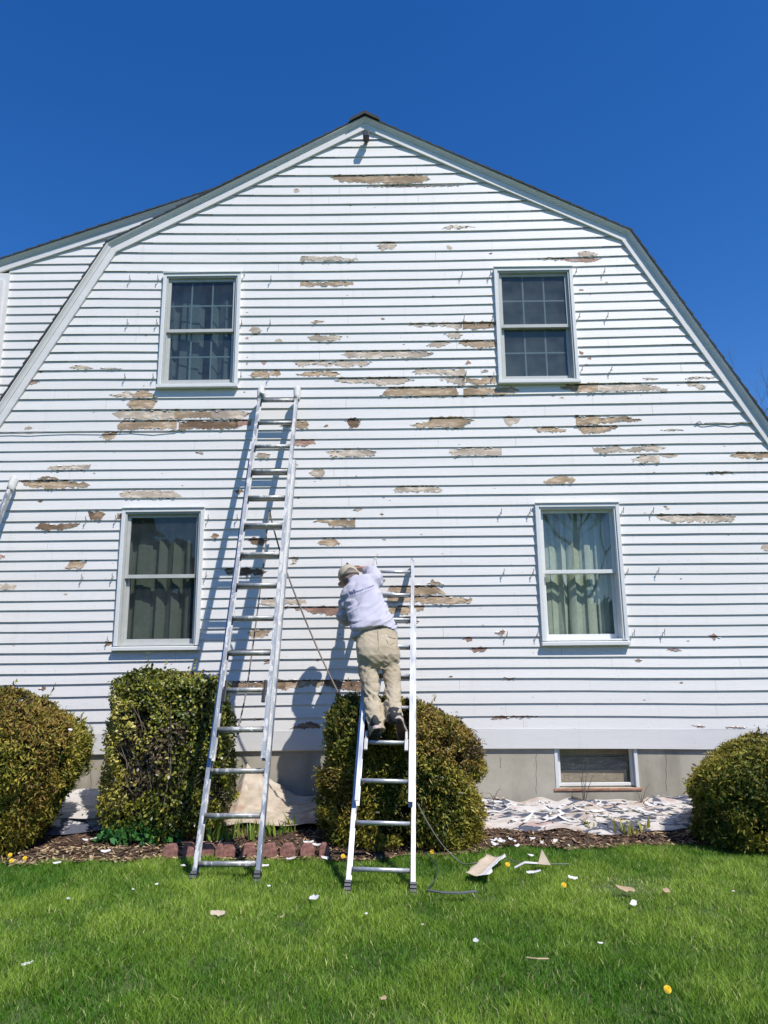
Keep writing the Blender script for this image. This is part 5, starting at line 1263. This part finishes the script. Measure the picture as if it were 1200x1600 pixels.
def limb(mb, pts, rad):
    P = [Vector(p) for p in pts]; Q = []; RR = []
    for i in range(len(P)-1):
        p0, p1, p2, p3 = P[max(i-1, 0)], P[i], P[i+1], P[min(i+2, len(P)-1)]
        for k in range(6):
            t = k/6; Q.append(0.5*((2*p1)+(p2-p0)*t+(2*p0-5*p1+4*p2-p3)*t*t+(3*p1-p0-3*p2+p3)*t**3)); RR.append(rad[i]+(rad[i+1]-rad[i])*t)
    Q.append(P[-1]); RR.append(rad[-1]); return mb.tube(Q, RR, 14)
def torso(mb, secs, upv):
    rings = []
    for c, lat, hw, hd in secs:
        lat = lat.normalized(); fr = upv.cross(lat).normalized()
        rings.append([c+lat*hw*math.copysign(abs(math.cos(a))**0.8, math.cos(a))+fr*hd*math.copysign(abs(math.sin(a))**0.8, math.sin(a)) for a in np.linspace(0, 2*math.pi, 25)[:-1]])
    return mb.loft(rings)

hipL, hipR = at(573, 1014, 6.09), at(605, 1012, 6.10); pel = (hipL+hipR)/2
kneeL, kneeR = at(580, 1078, 5.94), at(613, 1073, 5.97)
ankL, ankR = at(589, 1136, 5.72), at(616, 1114, 5.72)
shL, shR = at(544, 931, 6.41), at(586, 908, 6.46); neck = at(553, 914, 6.52)
elbL, wrL = at(541, 966, 6.50), at(560, 962, 6.80)
elbR, wrR = at(581, 893, 6.70), at(563, 889, 6.95)
chest = at(566, 937, 6.38); waist = at(584, 985, 6.16)
spine = (neck-pel).normalized(); latS = (shR-shL); latH = (hipR-hipL)
person = empty('person', at(600, 1160, 5.74), 'person in a light grey sweatshirt and khaki trousers scraping the wall from a ladder', 'person')
# head frame
hup = Vector((-0.30, 0.34, 0.89)).normalized(); hfw = Vector((-0.18, 0.95, -0.36)); hfw = (hfw-hup*hfw.dot(hup)).normalized(); hrt = hfw.cross(hup)
hc = at(545.5, 902, 6.60)
H = lambda x, y, z: hc+hrt*x+hfw*y+hup*z
mb = MB()
def hball(c, r_, sq):
    rings = []
    for i in range(1, 12):
        ph = math.pi*i/12; rings.append([H(c[0]+sq[0]*r_*math.sin(ph)*math.cos(a), c[1]+sq[1]*r_*math.sin(ph)*math.sin(a), c[2]+sq[2]*r_*math.cos(ph)) for a in np.linspace(0, 2*math.pi, 19)[:-1]])
    mb.loft(rings)
hball((0, 0, 0.005), 0.098, (0.80, 0.98, 1.0)); hball((0, 0.035, -0.055), 0.062, (0.85, 0.9, 1.0)); hball((0, 0.102, -0.018), 0.016, (0.8, 1.2, 1.5)); hball((0, 0.088, -0.055), 0.018, (1.5, 0.8, 0.7))
for s in (-1, 1): hball((s*0.080, -0.008, -0.012), 0.026, (0.35, 0.7, 1.15)); hball((s*0.033, 0.088, 0.010), 0.012, (1.3, 0.6, 0.7))
limb(mb, [neck-spine*0.05, neck+spine*0.02, H(0, -0.012, -0.06)], [0.062, 0.058, 0.056])
torso(mb, [(pel-spine*0.02, latH, 0.115, 0.07), (waist, latH, 0.12, 0.08), (chest, latS, 0.125, 0.075), (neck-spine*0.07, latS, 0.11, 0.06), (neck-spine*0.02, latS, 0.07, 0.06)], spine)
limb(mb, [shL, elbL, wrL], [0.045, 0.036, 0.028]); limb(mb, [shR, elbR, wrR], [0.045, 0.038, 0.029])
for h, k, a in ((hipL, kneeL, ankL), (hipR, kneeR, ankR)): limb(mb, [h, k, a], [0.056, 0.032, 0.026])
def hand(wr, d, pn, side, curl):
    d = d.normalized(); pn = (pn-d*pn.dot(d)).normalized(); s = d.cross(pn)*side
    torso(mb, [(wr-d*0.01, s, 0.028, 0.020), (wr+d*0.03, s, 0.036, 0.017), (wr+d*0.085, s, 0.040, 0.014)], d)
    for k, (o_, L_) in enumerate(((-0.030, 0.078), (-0.010, 0.090), (0.010, 0.085), (0.029, 0.066))):
        p0 = wr+d*0.08+s*o_; a = 0.25; pts = [p0]
        for seg in (0.45, 0.32, 0.23): pts.append(pts[-1]+(d*math.cos(a)+pn*math.sin(a))*L_*seg); a += curl*(0.9+0.1*k)
        mb.tube(pts, [0.0100, 0.0095, 0.0085, 0.0070], 8)
    p0 = wr+d*0.02-s*0.032; mb.tube([p0, p0+(d*0.6-s*0.6+pn*0.3)*0.04, p0+(d*0.9-s*0.25+pn*0.5)*0.075], [0.013, 0.011, 0.009], 8)
hand(wrR, at(552, 886, 7.08)-wrR, Vector((0.2, -0.3, -1)), 1, 0.75)
hand(wrL, at(570, 950, 6.92)-wrL, Vector((0.8, 0.1, -0.4)), -1, 0.9)
remesh(mb, 'body', M['skin'], person, 0.0065, 2)
# eyes and mouth
for s in (-1, 1): ball(MB(), (0, 0, 0), 1)  # (kept simple: eyes below)
for s in (-1, 1):
    e_ = MB(); ball(e_, H(s*0.033, 0.088, 0.010), 0.011); e_.build('eye', simple('eye_white', (0.7, 0.7, 0.68), 0.3), person, smooth=True)
MB().tube([H(-0.022, 0.094, -0.058), H(0, 0.101, -0.058), H(0.022, 0.094, -0.058)], 0.005, 6).build('mouth', simple('lips', (0.35, 0.14, 0.11)), person)
# hair below the cap
mb = MB(); hball((0, -0.020, -0.040), 0.090, (0.86, 0.86, 0.55)); hball((0, -0.055, -0.062), 0.050, (1.0, 0.8, 0.6))
remesh(mb, 'hair', M['hair'], person, 0.007, 2, lambda c: 0.004*noise.noise(c*90))
# cap
mb = MB(); rings = []
for i in range(11):
    ph = math.pi/2*i/10; r_ = 0.108*math.cos(ph)**0.75 if i < 10 else 0.004; zz = 0.012+0.108*math.sin(ph)
    rings.append([H(0.88*r_*math.cos(a), 1.03*r_*math.sin(a), zz-0.020*(0.3-math.sin(a))*(1-i/10)) for a in np.linspace(0, 2*math.pi, 33)[:-1]])
cap_mb = MB(); cap_mb.loft(rings)
capo = cap_mb.build('cap', M['cap'], person, smooth=True)
bl = MB(); V = []
for i in range(5):
    for k in range(13):
        a = math.pi*(0.14+0.72*k/12); r_ = 0.098+0.062*i/4*math.sin(a)**0.8; V.append(H(0.88*r_*math.cos(a), 1.03*r_*math.sin(a), 0.022-0.014*i/4-0.02*abs(math.cos(a))))
bl.add(V, [(i*13+k, i*13+k+1, (i+1)*13+k+1, (i+1)*13+k) for i in range(4) for k in range(12)]); b_o = bl.build('bill', M['cap'], capo, smooth=True); b_o.modifiers.new('t', 'SOLIDIFY').thickness = 0.004
ar = MB(); ar.tube([H(0.88*0.110*math.cos(a), 1.03*0.110*math.sin(a), 0.004+0.030*math.sin(math.pi*(a+2.1)/1.1)) for a in np.linspace(-2.1, -1.0, 11)], 0.0055, 6).build('strap_seam', M['cap'], capo, smooth=True)
op = MB(); V = [H(0.88*0.1085*math.cos(a), 1.03*0.1085*math.sin(a), 0.002) for a in np.linspace(-2.05, -1.05, 11)]+[H(0.88*0.1085*math.cos(a), 1.03*0.1085*math.sin(a), 0.002+0.028*math.sin(math.pi*(a+2.05)/1.0)) for a in np.linspace(-2.05, -1.05, 11)]
op.add(V, [(k, k+1, 12+k, 11+k) for k in range(10)]).build('opening', M['hair'], capo)
bt = MB(); ball(bt, H(0, 0, 0.122), 0.009, 6); bt.build('button', M['cap'], capo, smooth=True)

# sweatshirt
mb = MB()
torso(mb, [(at(586, 996, 6.12), latH, 0.182, 0.142), (at(585, 984, 6.16), latH, 0.192, 0.152), (at(579, 965, 6.25), latH.lerp(latS, .3), 0.178, 0.145), (at(570, 944, 6.35), latH.lerp(latS, .7), 0.176, 0.135), (at(564, 925, 6.42), latS, 0.170, 0.120), (at(560, 915, 6.46), latS, 0.155, 0.105), (at(556, 911, 6.50), latS, 0.080, 0.080), (at(553, 908, 6.53), latS, 0.066, 0.066)], spine)
limb(mb, [shL+latS.normalized()*0.05, shL, elbL+Vector((-0.01, -0.01, 0)), elbL.lerp(wrL, 0.55), wrL.lerp(elbL, 0.12)], [0.080, 0.082, 0.070, 0.060, 0.052])
limb(mb, [shR-latS.normalized()*0.05, shR, shR.lerp(elbR, 0.6), elbR, elbR.lerp(wrR, 0.42)], [0.080, 0.082, 0.070, 0.062, 0.056])
fold_n = (rt*(-0.48)+up*0.87).normalized(); fold_t = (rt*0.87+up*0.48).normalized()
def shirt_disp(c):
    a, b = c.dot(fold_t), c.dot(fold_n); low = max(0.0, min(1.0, (2.20-c.z)/0.45))
    f = noise.noise((a*3.2, b*13.0, c.y*3))*0.022*(0.35+0.9*low)+abs(noise.noise((a*5+3, b*21.0, c.y*4)))*-0.020*(0.35+low)
    f -= 0.012*max(0.0, 1-abs(noise.noise((a*2.6+2, b*10.0, 4.0)))*7)*(0.4+low); v = noise.noise((a*2.2+7, b*8.0, 1.0)); return f+0.012*(abs(v)**0.5)*(1 if v > 0 else -1)*(0.3+low)+0.004*noise.noise(c*16)
shirt, shirt_tree = remesh(mb, 'sweatshirt', M['shirt'], person, 0.008, 4, shirt_disp)
# faded print across the shoulders (too small to read in the photo)
pr = MB()
def dec(x, y):
    o_ = Vector((0, 0, CAM_H)); d = ray(x, y).normalized(); hit = shirt_tree.ray_cast(o_, d); return (hit[0]-d*0.0035) if hit[0] is not None else None
def stroke(x0, y0, x1, y1, w):
    n_ = 3; t = Vector((x1-x0, y1-y0)); L_ = t.length; nx_, ny_ = -t.y/L_*w/2, t.x/L_*w/2; A = []; B = []
    for k in range(n_+1):
        x, y = x0+(x1-x0)*k/n_, y0+(y1-y0)*k/n_; a, b = dec(x+nx_, y+ny_), dec(x-nx_, y-ny_)
        if a is None or b is None: return
        A.append(a); B.append(b)
    pr.add(A+B, [(k, k+1, n_+1+k+1, n_+1+k) for k in range(n_)])
ux, uy = 0.94, -0.34
def U(s, t): return 547.5+s*ux-t*0.30, 929.5+s*uy-t*0.95
for s, t, s2, t2, w_ in ((0, 6.2, 1.6, 0, 1.5), (1.6, 0, 3.0, 5.2, 0.7), (3.0, 5.2, 4.6, 0, 1.5), (4.6, 0, 6.4, 6.2, 0.7), (7.4, 0.2, 7.4, 6.2, 1.3), (8.8, 0.2, 8.8, 5.0, 0.9)): stroke(*U(s, t), *U(s2, t2), w_)
lr = random.Random(4)
for k in range(17):
    s = 11+k*1.72; hgt = 2.0 if k not in (0, 8) else 2.9
    if k in (7, 9): continue
    stroke(*U(s, 0.3), *U(s+lr.uniform(-.2, .5), 0.3+hgt), 0.62); stroke(*U(s+0.1, 0.3+lr.choice([0.1, 1.0, 1.9])), *U(s+1.0, 0.4+lr.choice([0.1, 1.0, 1.9])), 0.45)
for k in range(22): stroke(*U(1+k*1.75, -3.4), *U(1.9+k*1.75, -3.1+lr.uniform(-.4, .5)), 0.5)
for k in range(6): stroke(*U(15+k*1.6, -6.0), *U(15.9+k*1.6, -5.6), 0.45)
pr.build('print', M['print'], shirt)

# trousers
mb = MB()
torso(mb, [(at(586.5, 981, 6.175), latH, 0.165, 0.125), (at(587, 986, 6.16), latH, 0.178, 0.130), (at(588, 996, 6.13), latH, 0.174, 0.134), (at(589, 1010, 6.08), latH, 0.174, 0.146), (at(590, 1024, 6.05), latH, 0.170, 0.140), (at(591, 1034, 6.04), latH, 0.165, 0.125), (at(592, 1047, 6.025), latH, 0.125, 0.080)], Vector((0, 0, 1)))
limb(mb, [at(573, 1016, 6.07), at(575, 1045, 6.02), at(580, 1078, 5.93), at(583, 1108, 5.83), at(588, 1136, 5.72), at(589, 1143, 5.70)], [0.093, 0.085, 0.072, 0.073, 0.070, 0.070])
limb(mb, [at(607, 1014, 6.07), at(611, 1043, 6.04), at(614, 1073, 5.96), at(614, 1097, 5.84), at(616, 1117, 5.74), at(616, 1123, 5.71)], [0.093, 0.083, 0.070, 0.072, 0.071, 0.071])
def tr_disp(c):
    f = noise.noise((c.x*5+c.z*3, c.y*4, c.z*11-c.x*8))*0.012-abs(noise.noise((c.x*7, c.y*6+4, c.z*20+c.x*14)))*0.017
    k = math.exp(-((c.z-(kneeL.z-0.02))/0.10)**2)+0.8*math.exp(-((c.z-(ankL.z+0.06))/0.08)**2)+0.7*math.exp(-((c.z-(pel.z-0.14))/0.07)**2)
    f -= 0.009*max(0.0, 1-abs(noise.noise((c.x*6+c.z*5, 3.0, c.z*13-c.x*9)))*5)*min(1.0, 0.4+k)
    f -= 0.006*abs(noise.noise((c.x*16+c.z*10, c.y*10, c.z*40)))**0.7*min(1.0, 0.3+k)
    return f*(0.45+0.9*min(1.2, k))
trs, tr_tree = remesh(mb, 'trousers', M['trousers'], person, 0.008, 3, tr_disp)
pk_ = MB()
def tdec(x, y, off=0.003):
    o_ = Vector((0, 0, CAM_H)); d = ray(x, y).normalized(); hit = tr_tree.ray_cast(o_, d); return (hit[0]-d*off) if hit[0] is not None else None
def tline(pts, r_):
    q = [tdec(x, y, 0.001) for x, y in pts]; q = [v for v in q if v is not None]
    if len(q) > 1: pk_.tube(q, r_, 5)
tline([(606, 995), (610, 996.2), (614, 997.3), (618, 998)], 0.0035); tline([(563, 993), (560, 999), (558, 1004)], 0.003)
tline([(590, 985), (590.5, 995), (591, 1005), (591.5, 1015)], 0.002); tline([(604, 1000), (606, 1006), (611, 1008), (616, 1004)], 0.0018)
pk_.build('pocket_seam', simple('dark_seam', (0.12, 0.09, 0.055)), trs)

# shoes
def shoe(toe, pit, yw, rollv, name='shoe'):
    f = Vector((math.sin(yw)*math.cos(pit), math.cos(yw)*math.cos(pit), -math.sin(pit))); r0 = Vector((math.cos(yw), -math.sin(yw), 0)); u = r0.cross(f)
    r_ = r0*math.cos(rollv)+u*math.sin(rollv); u = r_.cross(f)
    Lg = 0.285; S = lambda x, y, z: toe+f*(y-Lg)+r_*x+u*z
    st_ = [(0.0, 0.018), (0.012, 0.030), (0.05, 0.037), (0.10, 0.034), (0.15, 0.039), (0.20, 0.047), (0.235, 0.046), (0.265, 0.034), (0.282, 0.014)]
    out = [(w, y) for y, w in st_]+[(-w, y) for y, w in reversed(st_)]
    up_ = MB(); rings = []
    hts = [0.075, 0.090, 0.092, 0.085, 0.068, 0.052, 0.043, 0.034, 0.022]
    for (y, w), h_ in zip(st_, hts):
        w2 = max(0.008, w-0.003); rings.append([S(w2*math.cos(a)*(1.0 if math.sin(a) < 0.2 else 0.86), y+0.002, 0.020+max(0.0, h_*(0.5+0.5*math.sin(a)))*1.0) for a in np.linspace(-math.pi/2, 1.5*math.pi, 17)[:-1]])
    up_.loft(rings); so_ = up_.build(name, M['shoe'], person, smooth=True)
    sl_ = MB(); sl_.loft([[S(x, y, z) for x, y in out] for z in (0.0, 0.026)]); sl_.build('sole', M['sole'], so_, bevel=0.004)
    tr_ = MB(); inn = [(w*0.78, 0.14+(y-0.14)*0.93) for w, y in out]; tr_.loft([[S(x, y, z) for x, y in inn] for z in (-0.003, 0.002)]); tr_.build('tread', M['tread'], so_)
    return S
shoe(at(578.5, 1160.5, 5.86), R(26), R(-14), R(6)); shoe(at(633, 1160, 5.85), R(42), R(17), R(10))
for a, b in ((ankL, at(588, 1148, 5.68)), (ankR, at(615, 1130, 5.68))): MB().tube([a+Vector((0, 0, 0.03)), b], [0.045, 0.042], 10).build('sock', M['sock'], person, smooth=True)
# paint scraper in the right hand
tipw = at(540, 883, 7.13); hnd = at(553, 887, 7.06); t_ = empty('paint_scraper', hnd, 'small paint scraper in the raised hand of the person', 'scraper')
MB().tube([hnd+Vector((0.05, -0.06, 0.0)), hnd.lerp(tipw, 0.35)], [0.012, 0.009], 8).build('handle', M['black'], t_, smooth=True)
dv = (tipw-hnd).normalized(); sd2 = dv.cross(Vector((0, 1, 0))).normalized()
MB().add([hnd.lerp(tipw, .3)+sd2*0.008, hnd.lerp(tipw, .3)-sd2*0.008, tipw-sd2*0.03, tipw+sd2*0.03]+[q+Vector((0, 0.003, 0.001)) for q in (hnd.lerp(tipw, .3)+sd2*0.008, hnd.lerp(tipw, .3)-sd2*0.008, tipw-sd2*0.03, tipw+sd2*0.03)], [(0, 1, 2, 3), (7, 6, 5, 4), (0, 4, 5, 1), (1, 5, 6, 2), (2, 6, 7, 3), (3, 7, 4, 0)]).build('blade', M['fixture'], t_)
